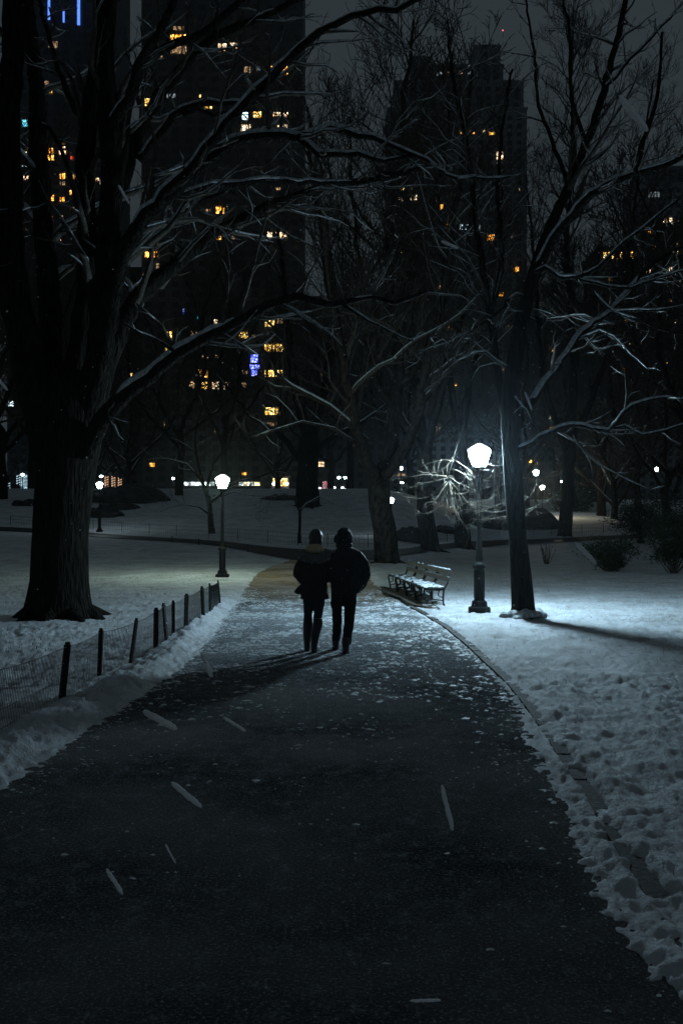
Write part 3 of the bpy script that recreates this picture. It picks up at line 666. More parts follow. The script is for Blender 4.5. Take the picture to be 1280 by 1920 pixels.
# ------------------------------------------------------------------ wire fences
def fence(name, label, posts, mesh_h, wire_sp, wire_r, pw, nh, sag=.02, extra=None, rot0=0, cat='fence', thin=False):
    base = posts[0][0]; root = empty(name, base); tag(root, label, cat); rr = random.Random(len(posts))
    for (b, t, w) in posts:
        mb = MB(); d = t-b; q = d.to_track_quat('Z', 'Y').to_matrix()
        mb.box((b+t)/2-base+Vector((0, 0, 0)), (w, w*.55 if not thin else w, d.length), q)
        if not thin: mb.box(t-base+d.normalized()*.012, (w*.7, w*.4, .03), q)
        mb.build('post', M['iron'], root, smooth=False)
    mb = MB()
    for i in range(len(posts)-1):
        b0, t0, _ = posts[i]; b1, t1, _ = posts[i+1]; L_ = (b1-b0).length; n = max(2, int(L_/wire_sp))
        def pt(u, v, o=0):
            lo = b0.lerp(b1, u); hi = t0.lerp(t1, u); p = lo.lerp(hi, v); p.z -= sag*math.sin(math.pi*u)*v
            return p-base+Vector((0, -.02 if not thin else 0, 0))
        for k in range(n+1):
            u = k/n; j = rr.uniform(-.002, .002); mb.tube([pt(u, -.05)+Vector((j, 0, 0)), pt(u, .97)], [wire_r]*2, 3, False)
        for k in range(nh):
            v = .02+.95*k/(nh-1); mb.tube([pt(s_/6, v) for s_ in range(7)], [wire_r*(1.8 if k == nh-1 else 1.25)]*7, 3, False)
    mb.build('wire_mesh', M['steel'], root, smooth=False)
    return root
fp = [((-60,1435),(-40,1262)), ((115,1318),(127,1209)), ((186,1276),(190,1182)), ((243,1250),(256,1163)), ((292,1226),(293,1143)), ((314,1210),(307,1134)), ((325,1198),(325,1129)),
      ((348,1186),(350,1116)), ((382,1165),(379,1102)), ((394,1157),(393,1096)), ((414,1139),(409,1090))]
posts = []
for i, (b, t) in enumerate(fp):
    g = G(b[0], b[1]+2); bb = Vector((g.x, g.y, GZ(g.x, g.y)-.12)); tt = P(t[0], t[1], g.y+random.Random(i).uniform(-.06, .06))
    posts.append((bb, tt, .062 if i in (1, 4, 5, 7, 8) else .05))
posts.insert(0, (Vector((-3.3, 5.6, -.05)), Vector((-3.3, 5.6, .62)), .05))
fence('wire_fence', 'low sagging wire mesh fence on dark stakes along the left snow bank', posts, .6, .045, .0023, .05, 5)
posts = []
for px, yb in [(20,985.5),(118,990),(175,994),(229,999),(280,1003),(331,1006),(391,1010),(446,1014),(502,1019),(558,1024),(614,1026),(690,1027),(745,1025),(790,1020),(838,1017)]:
    g = G(px, yb); posts.append((Vector((g.x, g.y, g.z-.05)), Vector((g.x, g.y, g.z+.68)), .035))
fence('wire_fence', 'long thin wire fence on the hillside beyond the dark cross path', posts, .6, .22, .006, .03, 4, thin=True)
posts = []
for px, yb in [(960,1010),(1000,1008),(1033,1006),(1090,1004),(1130,1001),(1180,998),(1240,996)]:
    g = G(px, yb); posts.append((Vector((g.x, g.y, g.z-.05)), Vector((g.x, g.y, g.z+.85)), .04))
fence('wire_fence', 'faint wire fence before the lamplit snow on the right', posts, .6, .25, .007, .03, 4, thin=True)
# short marker stakes at the edge of the cross path
st0 = None
for px, yb, lab in [(323,1017.5,'short stake by the cross path, leftmost of the row'),(373,1022,'short stake by the cross path left of the left lamp'),(424,1028,'short stake by the cross path just right of the left lamp'),(465,1035,'short stake by the cross path nearest the couple')]:
    g = G(px, yb)
    if st0 is None:
        mb = MB(); mb.box((0, 0, .14), (.05, .05, .34)); mb.box((0, 0, .325), (.07, .07, .03)); st0 = mb.build('path_stake', M['iron'], smooth=False); o = st0
    else: o = st0.copy(); COL.objects.link(o)
    o.location = g; tag(o, lab, 'stake', 'short stakes along the cross path')

# ------------------------------------------------------------------ lamps
lampglow = {'cool': emat('lamp_glow_cool', (.58, .84, 1.0), 900, True), 'green': emat('lamp_glow_green', (.80, 1.0, .78), 210, True),
            'warm': emat('lamp_glow_warm', (1.0, .86, .58), 420, True), 'far': emat('lamp_glow_far', (.75, .95, 1.0), 60, True), 'farwarm': emat('lamp_glow_far_warm', (1, .78, .42), 60, True)}
CROWN = emat('crown_glass_glow', (.85, .95, 1), 5, False)
def make_lamp():
    root = empty('park_lamp'); parts = []
    mb = MB(); mb.lathe([(.0, -.1), (.225, -.1), (.225, .02), (.225, .10), (.215, .125), (.165, .14), (.16, .165), (.15, .235), (.115, .26)], 8)
    parts.append(mb.build('base_plinth', M['iron'], root, smooth=False))
    mb = MB()
    pr = [(.115, .25), (.10, .28), (.098, .86), (.105, .88), (.125, .90), (.128, .95), (.115, .985), (.085, 1.0), (.075, 1.03), (.062, 1.2), (.066, 1.22), (.055, 1.25), (.052, 1.7), (.048, 2.3), (.047, 2.62), (.06, 2.66), (.058, 2.72), (.075, 2.8), (.13, 2.87), (.12, 2.885), (.0, 2.885)]
    mb.lathe(pr, 16)
    for j in range(8):
        a = 2*math.pi*j/8; mb.box((.099*math.cos(a), .099*math.sin(a), .57), (.014, .014, .54))
    for j in range(4):
        a = 2*math.pi*(j+.5)/4; mb.blob((.13*math.cos(a), .13*math.sin(a), .925), .026, .026, .03, 6, 5)
    parts.append(mb.build('post', M['iron'], root))
    mb = MB(); mb.lathe([(.10, 2.885), (.115, 2.89), (.155, 2.98), (.19, 3.08), (.212, 3.16), (.216, 3.205), (.0, 3.206)], 28)
    gl = mb.build('glass_globe', lampglow['cool'], root); parts.append(gl); gl.material_slots[0].link = 'OBJECT'; gl.material_slots[0].material = lampglow['cool']
    mb = MB(); mb.lathe([(.0, 3.207), (.217, 3.208), (.20, 3.24), (.15, 3.275), (.10, 3.30), (.05, 3.33), (.0, 3.335)], 28)
    parts.append(mb.build('crown_glass', CROWN, root))
    for j in range(4):
        a = 2*math.pi*(j+.25)/4; mb = MB()
        mb.tube([Vector((r_*math.cos(a), r_*math.sin(a), z_)) for r_, z_ in ((.122, 2.88), (.16, 2.975), (.196, 3.08))], [.006, .005, .003], 4); parts.append(mb.build('globe_rib', M['iron'], root))
    mb = MB(); mb.lathe([(.0, 3.33), (.022, 3.335), (.012, 3.36), (.022, 3.38), (.0, 3.41)], 8)
    parts.append(mb.build('finial', M['iron'], root))
    kids(root, *parts); return root
lamp0 = make_lamp()
lamps = [((898, 1152), 'cool', 1, 'nearest lit lamp post on the right, white light, beside the slender tree'),
         ((417, 1085), 'green', 1, 'lit lamp post on the left lawn just past the wire fence end'),
         ((187, 998), 'far', .98, 'small pale lamp post right of the massive left trunk, by the rocks'),
         ((1016, 972), 'warm', 1, 'small warm white lamp post on the lit far lawn at right')]
for i, (pp, kk, s_, lab) in enumerate(lamps):
    o = lamp0 if i == 0 else copy_tree(lamp0)
    tag(o, lab, 'lamp', 'cast iron park lamps'); g = G(*pp); o.location = (g.x, g.y, g.z+.02); o.scale = (s_,)*3; o.rotation_euler = (0, 0, i*.7)
    for ch in o.children:
        if ch.name.startswith('glass_globe'): ch.material_slots[0].link = 'OBJECT'; ch.material_slots[0].material = lampglow[kk]
def placed_lamp(x, y, z, s_, kk, lab):
    o = copy_tree(lamp0); tag(o, lab, 'lamp', 'cast iron park lamps'); o.location = (x, y, z); o.scale = (s_,)*3
    for ch in o.children:
        if ch.name.startswith('glass_globe'): ch.material_slots[0].link = 'OBJECT'; ch.material_slots[0].material = lampglow[kk]
p = P(733, 938, 60); placed_lamp(p.x, p.y, p.z-3.1*.8, .8, 'far', 'lamp globe peeking out right of the mottled trunk')
p = P(1004, 886, 108); placed_lamp(p.x, p.y, p.z-3.1*1.45, 1.45, 'far', 'higher small lamp above the warm lamp at right')

def make_street_light(h_, twin=False):
    root = empty('street_light'); mb = MB(); mb.lathe([(.14, -.5), (.14, .3), (.09, .5), (.07, h_-.3), (.05, h_-.1)], 8)
    if twin: mb.beam((-.55, 0, h_-.15), (.55, 0, h_-.15), .06, .06)
    ch = [mb.build('post', M['iron'], root)]
    for sx_ in ((-.55, .55) if twin else (0,)):
        mb = MB(); mb.blob((sx_, 0, h_+.12), .24, .24, .27, 10, 7); g = mb.build('lamp_globe', lampglow['far'], root); ch.append(g)
        g.material_slots[0].link = 'OBJECT'; g.material_slots[0].material = lampglow['far']
    kids(root, *ch); return root
sl1 = make_street_light(4.2); used = False
for px, py, Y, kk, lab in [(190,893,125,'far','round white street light above the fairy lit trunks'),(43,890,140,'far','white street light at far left beyond the hill'),(559,902,150,'far','street light just left of the thick crest trunk'),
                           (693-70,905,165,'farwarm','amber street light left of the twin headed one'),(753,905,130,'far','bluish street light right of the mottled trunk'),(325,897,150,'far','small street light left of the lit bus'),(1068-15,903,150,'far','small white street light right of the far warm lamp'),(1232-2,880,140,'far','lone street light behind the right evergreens'),(752,878,170,'far','highest small street light right of the mottled trunk')]:
    o = sl1 if not used else copy_tree(sl1); used = True
    p = P(px, py, Y); gz = H(p.x, p.y); o.location = (p.x, p.y, gz); s_ = max(.3, (p.z-gz)/4.32); o.scale = (.9, .9, s_); tag(o, lab, 'street light', 'street lights beyond the hill')
    for ch in o.children:
        if ch.name.startswith('lamp_globe'): ch.material_slots[0].link = 'OBJECT'; ch.material_slots[0].material = lampglow[kk]
sl2 = make_street_light(4.2, True); p = P(641, 895.5, 175); gz = H(p.x, p.y); sl2.location = (p.x, p.y, gz); sl2.scale = (1, 1, (p.z-gz)/4.32); tag(sl2, 'twin headed white street light beyond the crest', 'street light')

# ------------------------------------------------------------------ benches
def make_bench(ln):
    root = empty('park_bench'); parts = []   # local x: towards back, y: along, origin front-left corner on ground
    for yy in (.06, ln-.06):
        mb = MB()
        def bar(pp, w=.018): mb.tube([p_ for p_, _ in crom([(a, yy, b) for a, b in pp], .05)], [w]*len(crom([(a, yy, b) for a, b in pp], .05)), 6)
        bar([(.02, 0), (.055, .06), (.03, .2), (.0, .33), (.02, .40)], .022)
        bar([(.44, 0), (.41, .08), (.41, .25), (.43, .38), (.50, .50), (.53, .64), (.56, .78)], .022)
        bar([(.01, .385), (.15, .365), (.3, .36), (.43, .375)], .022)
        bar([(.04, .13), (.2, .16), (.41, .13)], .014)
        bar([(.10, .36), (.13, .25), (.05, .2)], .012); bar([(.33, .36), (.30, .24), (.40, .2)], .012)
        parts.append(mb.build('leg_frame', M['iron'], root))
    for k in range(5):
        mb = MB(); mb.box((.03+k*.09, ln/2, .405-.012*math.sin(k/4*math.pi)), (.075, ln-.01, .025)); parts.append(mb.build('seat_slat', M['wood'], root, smooth=False))
    rot = Matrix.Rotation(R(-14), 3, 'Y')
    for z_, x_ in ((.575, .50), (.725, .535)):
        mb = MB(); mb.box((x_, ln/2, z_), (.025, ln-.01, .095), Matrix.Rotation(R(14), 3, 'Y')); parts.append(mb.build('back_slat', M['wood'], root, smooth=False))
    kids(root, *parts); return root
pn = P(799, 1143, 20.6); pn.z = 0; pf = P(727, 1108, 26.4); pf.z = 0
pn.x = 1.74; pn.y = 20.9; pf.x = 1.24; pf.y = 26.6
dv = pf-pn; bl = dv.length/4; ang = math.atan2(-dv.x, dv.y)
bench0 = make_bench(bl-.02)
names = ['first snowy park bench, nearest the lamp post', 'second park bench from the lamp, thick snow on its seat', 'third park bench from the lamp post', 'farthest park bench, next to the mottled trunk']
for k in range(4):
    o = bench0 if k == 0 else copy_tree(bench0)
    p = pn+dv*(k/4); o.location = (p.x, p.y, .03); o.rotation_euler = (0, 0, ang); tag(o, names[k], 'bench', 'row of park benches')
    rr = random.Random(80+k); mb = MB()
    dens = [.95, .7, .35, .15][k]
    for j in range(int(60*dens)):
        a, b2 = rr.uniform(.02, .4), rr.uniform(.03, bl-.05); s_ = rr.uniform(.03, .075)
        mb.blob((a, b2, .418), s_, s_*1.4, s_*.33, 7, 5)
    for j in range(int(26*dens)):
        mb.blob((.527+rr.uniform(-.01, .01), rr.uniform(.03, bl-.05), .63), .022, rr.uniform(.03, .09), rr.uniform(.012, .03), 6, 5)
        if rr.random() < .5: mb.blob((.553, rr.uniform(.03, bl-.05), .78), .02, rr.uniform(.02, .06), rr.uniform(.01, .03), 6, 5)
    tag(mb.build('seat_snow', M['brsnow'], o), kind='stuff')
# dirty trampled pad under the benches
mb = MB(); rr = random.Random(4)
vs = []
for i in range(40):
    a = 2*math.pi*i/40; r_ = 1+.16*math.sin(3*a+1)+.1*math.sin(7*a)
    q_ = (pn+dv*.5)+Vector((math.cos(a)*.42*r_+.12, math.sin(a)*3.35*r_, 0)); q_.x += (q_.y-(pn+dv*.5).y)*(dv.x/dv.y)
    vs.append((q_.x, q_.y, .075))
mb.v = vs; mb.f = [tuple(range(40))]; mb.m = [0]
M['dirt'] = noise_mat('trampled_earth', (.015, .013, .010), (.10, .085, .065), 6, .9, 1, .03)
tag(mb.build('bare_soil', M['dirt'], smooth=False), kind='structure')

# ------------------------------------------------------------------ couple
PX = 13.75/F
def person(name, label, cx, Yc, spec):
    root = empty(name, (cx, Yc, 0)); tag(root, label, 'person', 'couple walking away arm in arm')
    X = lambda px: (px-640)*PX-cx
    Z = lambda py: EYE-(py-HZ)*PX
    spec(root, X, Z); return root
def chain(mb, pts, rad, sides=12):
    c = crom(pts, .03); mb.tube([p for p, _ in c], [rad[int(q)]*(1-(q % 1))+rad[min(len(rad)-1, int(q)+1)]*(q % 1) for _, q in c], sides)
def fin(mb, name, mat, root, vox=.014, sm_=2, disp=None):
    if disp: disp = (disp[0]*1.5, disp[1]*1.25)
    o = mb.build(name, mat, root); remesh(o, vox, sm_, disp)
    o.data.materials.clear(); o.data.materials.append(mat); return o
def head_body(mb, hx, hy, hz, tall):
    """head (centre hx,hy,hz) facing +Y with brow, nose, lips, ears, neck"""
    mb.blob((hx, hy, hz+.015), .076, .095, .112, 20, 14)
    mb.blob((hx, hy+.03, hz-.055), .055, .058, .062, 14, 9)
    mb.blob((hx, hy+.098, hz-.012), .013, .022, .026, 8, 6); mb.blob((hx, hy+.088, hz-.055), .024, .014, .010, 8, 5); mb.blob((hx, hy+.084, hz-.09), .022, .02, .018, 8, 5)
    for s_ in (-1, 1):
        mb.blob((hx+s_*.078, hy-.005, hz-.01), .010, .022, .033, 8, 6); mb.blob((hx+s_*.03, hy+.086, hz+.012), .014, .008, .009, 8, 5); mb.blob((hx+s_*.03, hy+.088, hz+.032), .022, .008, .006, 8, 5)
    mb.loft([(hx, hy-.02, hz-.24, .062, .062), (hx, hy-.012, hz-.15, .054, .056), (hx, hy-.005, hz-.06, .054, .058)], 14)
def hand(mb, w, d):
    """curled hand: palm, four fingers of unequal length, side thumb; w wrist, d pointing direction"""
    d = Vector(d).normalized(); sd = Vector((0, 1, 0)).cross(d).normalized() if abs(d.y) < .9 else Vector((1, 0, 0)); nr_ = d.cross(sd)
    mb.tube([w, w+d*.04, w+d*.085], [.026, .036, .034], 8)
    for k, l in enumerate((.065, .075, .07, .055)):
        b0 = w+d*.08+nr_*(-.027+.018*k); mb.tube([b0, b0+d*l*.45+sd*.004, b0+d*l*.8+sd*.02, b0+d*l*.85+sd*.038], [.0095, .009, .0085, .007], 6)
    b0 = w+d*.03+nr_*-.03; mb.tube([b0, b0+d*.03-nr_*.02+sd*.01, b0+d*.06-nr_*.022+sd*.022], [.012, .011, .009], 6)

def man(root, X, Z):
    hx, hz = X(644), Z(1008)
    body = MB(); head_body(body, hx, .0, hz, 1)
    cx_ = X(654)
    body.loft([(cx_, 0, .84, .15, .11), (cx_, 0, 1.0, .14, .10), (cx_, 0, 1.2, .15, .105), (cx_, 0, 1.33, .14, .09), (cx_*.6+hx*.4, 0, 1.42, .06, .055)], 16)
    chain(body, [(cx_+.11, 0, 1.33), (X(681), -.02, 1.1), (X(674), .09, .93)], [.045, .04, .03]); chain(body, [(cx_-.13, 0, 1.33), (X(622), -.01, 1.12), (X(610), .07, 1.0)], [.045, .04, .03])
    hand(body, Vector((X(674), .1, .93)), (-.1, .6, -.8)); hand(body, Vector((X(607), .08, 1.02)), (-.8, .5, 0))
    chain(body, [(X(633), 0, .9), (X(631), .05, Z(1140)), (X(632), .12, Z(1172)), (X(631), .25, .1)], [.065, .05, .03, .02]); chain(body, [(X(656), 0, .9), (X(656), .02, Z(1140)), (X(653), -.06, Z(1175)), (X(649), -.15, .1)], [.065, .05, .03, .02])
    fin(body, 'body', M['skin'], root, .011, 1)
    c = MB()
    c.loft([(X(648), 0, Z(1112), .205, .145), (X(650), 0, Z(1100), .225, .16), (X(653), 0, Z(1075), .225, .165), (X(654), -.005, Z(1055), .225, .165), (X(653), -.01, Z(1040), .205, .15), (X(650), -.01, Z(1031), .16, .12), (X(646), -.005, Z(1026), .10, .095), (X(645), 0, Z(1020), .08, .08)], 20)
    chain(c, [(X(668), -.01, Z(1040)), (X(681), -.03, Z(1060)), (X(683), -.03, Z(1080)), (X(674), .07, Z(1100)), (X(668), .12, Z(1106))], [.085, .082, .078, .07, .06])
    chain(c, [(X(633), 0, Z(1041)), (X(623), -.02, Z(1062)), (X(618), .0, Z(1080)), (X(610), .07, Z(1086))], [.085, .078, .07, .06])
    fin(c, 'padded_jacket', M['coat'], root, .013, 2, (.022, .07))
    t = MB()
    t.loft([(X(647), 0, Z(1118), .165, .12), (X(648), 0, Z(1104), .17, .125)], 16)
    chain(t, [(X(633), 0, Z(1108)), (X(631), .05, Z(1140)), (X(632), .12, Z(1172)), (X(630), .25, Z(1203))], [.095, .078, .064, .064])
    chain(t, [(X(656), 0, Z(1108)), (X(656), .02, Z(1140)), (X(653), -.06, Z(1175)), (X(649), -.14, Z(1204))], [.10, .084, .068, .064])
    fin(t, 'trousers', M['trouser'], root, .013, 2, (.02, .06))
    for xx, yy, zz, tw in ((X(629), .26, .0, 0), (X(648), -.16, .0, 0)):
        s_ = MB(); s_.loft([(xx, yy+.05, zz+.0, .05, .135), (xx, yy+.05, zz+.035, .052, .14), (xx, yy+.045, zz+.07, .05, .12), (xx, yy, zz+.11, .052, .07), (xx+.002, yy-.005, zz+.22, .058, .062)], 14)
        fin(s_, 'boot', M['leather'], root, .010, 1)
    h = MB()   # dark fleece hat with ear flaps flaring to the left, jacket hood bunched behind
    h.blob((X(645), -.005, Z(1003)), .103, .115, .105, 20, 12)
    h.blob((X(635), .0, Z(1011)), .072, .09, .07, 14, 9, Matrix.Rotation(R(-30), 3, 'Y'))
    h.blob((X(654), .02, Z(1010)), .055, .08, .09, 14, 9)
    h.blob((X(645), -.02, Z(1022)), .118, .10, .07, 14, 9)
    fin(h, 'trapper_hat', M['coat'], root, .010, 2, (.016, .03))
def woman(root, X, Z):
    hx, hz = X(592), Z(1010)
    body = MB(); head_body(body, hx, .0, hz, 1); cx_ = X(587)
    body.loft([(cx_, 0, .84, .16, .11), (cx_, 0, 1.0, .12, .09), (cx_, 0, 1.2, .14, .11), (cx_, 0, 1.34, .15, .10), (hx, 0, 1.42, .08, .065)], 16)
    chain(body, [(cx_-.15, 0, 1.34), (X(560), -.02, 1.08), (X(566), .12, .96)], [.048, .04, .03]); chain(body, [(cx_+.15, 0, 1.34), (X(613), -.01, 1.1), (X(622), .12, 1.02)], [.048, .04, .03])
    hand(body, Vector((X(566), .12, .96)), (.1, .6, -.8)); hand(body, Vector((X(622), .12, 1.02)), (.5, .8, 0))
    chain(body, [(X(578), 0, .9), (X(578), .02, Z(1135)), (X(577), .05, Z(1158)), (X(576), .12, .1)], [.07, .055, .04, .03]); chain(body, [(X(599), 0, .9), (X(598), 0, Z(1135)), (X(596), -.02, Z(1158)), (X(591), -.09, .1)], [.07, .055, .04, .03])
    fin(body, 'body', M['skin'], root, .011, 1)
    c = MB()
    c.loft([(X(590), 0, Z(1123), .20, .15), (X(590), 0, Z(1112), .195, .15), (X(589), 0, Z(1093), .168, .135), (X(588), 0, Z(1080), .165, .135), (X(588), 0, Z(1060), .185, .14), (X(589), 0, Z(1044), .18, .135), (X(590), 0, Z(1036), .13, .11), (X(591), 0, Z(1026), .08, .08)], 20)
    chain(c, [(X(574), 0, Z(1046)), (X(563), -.02, Z(1060)), (X(559), -.02, Z(1074)), (X(566), .08, Z(1088)), (X(570), .12, Z(1092))], [.078, .075, .070, .06, .055])
    chain(c, [(X(602), 0, Z(1046)), (X(612), .0, Z(1062)), (X(616), .02, Z(1078)), (X(622), .1, Z(1084))], [.075, .072, .065, .055])
    chain(c, [(X(572), .0, Z(1098)), (X(562), -.01, Z(1106)), (X(554), -.01, Z(1112))], [.07, .055, .022])   # flared hem at the hip
    chain(c, [(X(602), .0, Z(1100)), (X(609), -.01, Z(1112)), (X(614), -.01, Z(1119))], [.06, .05, .02])
    fin(c, 'parka', M['coat2'], root, .013, 2, (.022, .06))
    hd = MB()   # hood lying on the back: fur rim around a tan lining
    pts = [(X(590)+.17*math.sin(a), -.05-.10*math.cos(a)*.6, Z(1037)-.075*math.cos(a)) for a in [R(q) for q in range(-115, 116, 23)]]
    chain(hd, pts, [.045, .058, .065, .07, .072, .072, .072, .07, .065, .058, .045][:len(pts)])
    f_ = fin(hd, 'fur_rim', M['fur'], root, .010, 1, (.05, .02))
    ln = MB(); ln.blob((X(590), -.08, Z(1029)), .125, .065, .075, 16, 10); fin(ln, 'hood_lining', M['lining'], root, .010, 2, (.012, .04))
    t = MB()
    t.loft([(X(589), 0, Z(1124), .15, .115), (X(589), 0, Z(1108), .15, .12)], 16)
    chain(t, [(X(578), 0, Z(1112)), (X(578), .02, Z(1135)), (X(577), .05, Z(1158)), (X(577), .10, Z(1185))], [.086, .07, .055, .046])
    chain(t, [(X(599), 0, Z(1112)), (X(598), .0, Z(1135)), (X(596), -.02, Z(1158)), (X(593), -.07, Z(1185))], [.088, .073, .058, .048])
    fin(t, 'jeans', M['denim'], root, .012, 2, (.012, .05))
    for x0, x1, yy, z0 in ((X(577), X(575), .13, 0), (X(596), X(589), -.10, 0)):
        s_ = MB(); s_.loft([(x1, yy+.045, z0, .044, .12), (x1, yy+.045, z0+.03, .046, .125), (x1, yy+.035, z0+.065, .046, .10), (x1, yy, z0+.11, .046, .058), (x1*.7+x0*.3, yy-.01, z0+.24, .062, .066), (x0, yy*.7, z0+.38, .069, .072), (x0, yy*.6, z0+.47, .064, .066), (x0, yy*.6, z0+.475, .05, .05)], 14)
        fin(s_, 'boot', M['leather'], root, .010, 1)
    h = MB(); h.blob((X(592), -.005, Z(1007)), .098, .112, .118, 20, 12); h.loft([(X(592), -.03, Z(1026), .085, .06), (X(592), -.03, Z(1016), .092, .075), (X(592), -.02, Z(1006), .09, .09)], 14)
    fin(h, 'hair', M['hair'], root, .010, 1, (.012, .03))
gm = G(645, 1222)
person('person', 'man in black padded jacket and hat, right of the walking pair', (648-640)*PX, 13.75, man)
person('person', 'woman in parka with fur trimmed hood and tall boots, left of the pair', (588-640)*PX, 13.75, woman)

# ------------------------------------------------------------------ shrubs and rocks
def shrub(name, label, c, wx, hz, stems, leaves, seed, snowy=.25, group=None, leafy=True, s0=.045):
    rr = random.Random(seed); root = empty(name, c); tag(root, label, 'shrub', group); mb = MB(); tips = []
    for k in range(stems):
        a = rr.uniform(0, 2*math.pi); sp = rr.uniform(.2, 1)
        top = Vector((math.cos(a)*wx*.5*sp, math.sin(a)*wx*.42*sp, hz*rr.uniform(.6, 1)*(1-.25*sp)))
        mid = top*.5+Vector((rr.uniform(-.06, .06), rr.uniform(-.06, .06), -.04))*wx
        cs_ = crom([(rr.uniform(-.08, .08), rr.uniform(-.08, .08), -.08), mid, top], .12)
        mb.tube([p_ for p_, _ in cs_], [.022*(1-.75*i/len(cs_)) for i in range(len(cs_))], 4)
        for q_ in range(5):
            b0 = cs_[int(len(cs_)*rr.uniform(.35, .98))][0]; e_ = b0+Vector((rr.uniform(-1, 1), rr.uniform(-1, 1), rr.uniform(-.2, .9)))*wx*.13
            mb.tube([b0, e_], [.007, .004], 3, False); tips += [b0.lerp(e_, rr.random()) for _ in range(3)]
    mb.build('stems', M['twig'], root)
    if leafy:
        lf = MB(); sn = MB()
        for k in range(leaves):
            p_ = rr.choice(tips)+Vector((rr.gauss(0, 1), rr.gauss(0, 1), rr.gauss(0, .8)))*wx*.045
            d = Vector((rr.gauss(0, 1), rr.gauss(0, 1), rr.gauss(0, .6))).normalized(); e_ = d.orthogonal().normalized(); l = rr.uniform(.7, 1.4)*s0*1.6; w = l*.36
            tgt = sn if rr.random() < snowy else lf
            if tgt is sn: d.z *= .2; d.normalize(); e_ = Vector((-d.y, d.x, .1)).normalized(); p_.z += .015
            b0 = len(tgt.v); tgt.v += [tuple(p_), tuple(p_+d*l*.5+e_*w), tuple(p_+d*l), tuple(p_+d*l*.5-e_*w)]; tgt.face((b0, b0+1, b0+2, b0+3))
        tag(lf.build('foliage', M['leaf'], root, smooth=False), kind='stuff')
        if sn.v: tag(sn.build('snow_cover', M['brsnow'], root, smooth=False), kind='stuff')
    return root
shrub('evergreen_shrub', 'vase shaped evergreen shrub on the right lawn with dark shadowed base', G(1142, 1074), 2.3, 1.45, 26, 5200, 1, .04)
shrub('evergreen_shrub', 'rounded leafy shrub cut by the right edge of the photo', G(1262, 1078), 2.4, 2.4, 26, 6000, 2, .07)
shrub('evergreen_shrub', 'snow dusted evergreen behind the vase shaped shrub', G(1200, 1020), 5.2, 3.6, 34, 9000, 3, .2, s0=.07)
shrub('evergreen_shrub', 'tall snow dusted evergreen at far right behind the leafy shrub', G(1290, 1030), 5.5, 4.4, 34, 9000, 4, .2, s0=.07)
shrub('evergreen_shrub', 'dark round evergreen on the far bank above the warm lamp', G(1075, 960), 8, 3.2, 30, 7000, 6, .08, s0=.14)
shrub('bare_shrub', 'leafless upright shrub with few thick stems behind the slender tree', G(1023, 1060), .95, 1.25, 12, 0, 5, leafy=False)
def rock(label, px, py, wx, wy, hz, seed, rz=0):
    g = G(px, py); rr = random.Random(seed); o1, o2 = rr.uniform(0, 50), rr.uniform(0, 50); mb = MB(); ns, nk = 48, 18
    vs = []
    for i in range(nk):
        ph = math.pi*.5*(i/(nk-1))
        for j in range(ns):
            a = 2*math.pi*j/ns; x = math.cos(a)*math.cos(ph); y = math.sin(a)*math.cos(ph); z = math.sin(ph)**.7
            k = 1+.28*float(fbm(np.array([x*1.6+o1+z]), np.array([y*1.6+o2]), 3)[0]); kz = 1+.35*float(fbm(np.array([x*2.5+o2]), np.array([y*2.5+o1]), 3)[0])
            vs.append((x*wx/2*k, y*wy/2*k, z*hz*kz-.12))
    mb.v = vs
    for i in range(nk-1):
        for j in range(ns): j2 = (j+1) % ns; mb.face((i*ns+j, i*ns+j2, (i+1)*ns+j2, (i+1)*ns+j))
    o = mb.build('rock_outcrop', M['rock'], loc=g); o.rotation_euler = (0, 0, rz); tag(o, label, 'rock')
rock('largest smooth dark rock outcrop below the fairy lights on the left hill', 240, 940, 6.5, 5, 1.35, 1)
rock('lower dark rock ledge behind the small left lamp', 190, 968, 3.6, 2.5, .7, 2)
rock('small dark ledge poking from snow left of the largest outcrop', 222, 955, 3.4, 2.2, .6, 3)
rock('flat dark rock left of the massive trunk', 52, 948, 2.6, 2, .55, 4)
rock('flat dark rock at the foot of the thick crest trunk', 530, 937, 3.8, 2, .5, 5)
rock('rounded dark boulder between the mottled trunk and leaning trunk', 768, 1017, 2.2, 1.5, .95, 6)
rock('low arched rock left of the nearest lamp post', 826, 998, 2.4, 1.4, .55, 7)
rock('long dark rock bank behind the slender tree', 960, 992, 9, 4, 1.9, 8)
rock('dark rock hump left of the warm lamp', 905, 985, 6, 3, 1.5, 9)
rock('small dark slab on the far right slope', 1118, 942, 3, 1.5, .6, 10)
rock('long low dark ridge along the crest under the lit bus', 440, 917, 9.5, 3, .75, 11)

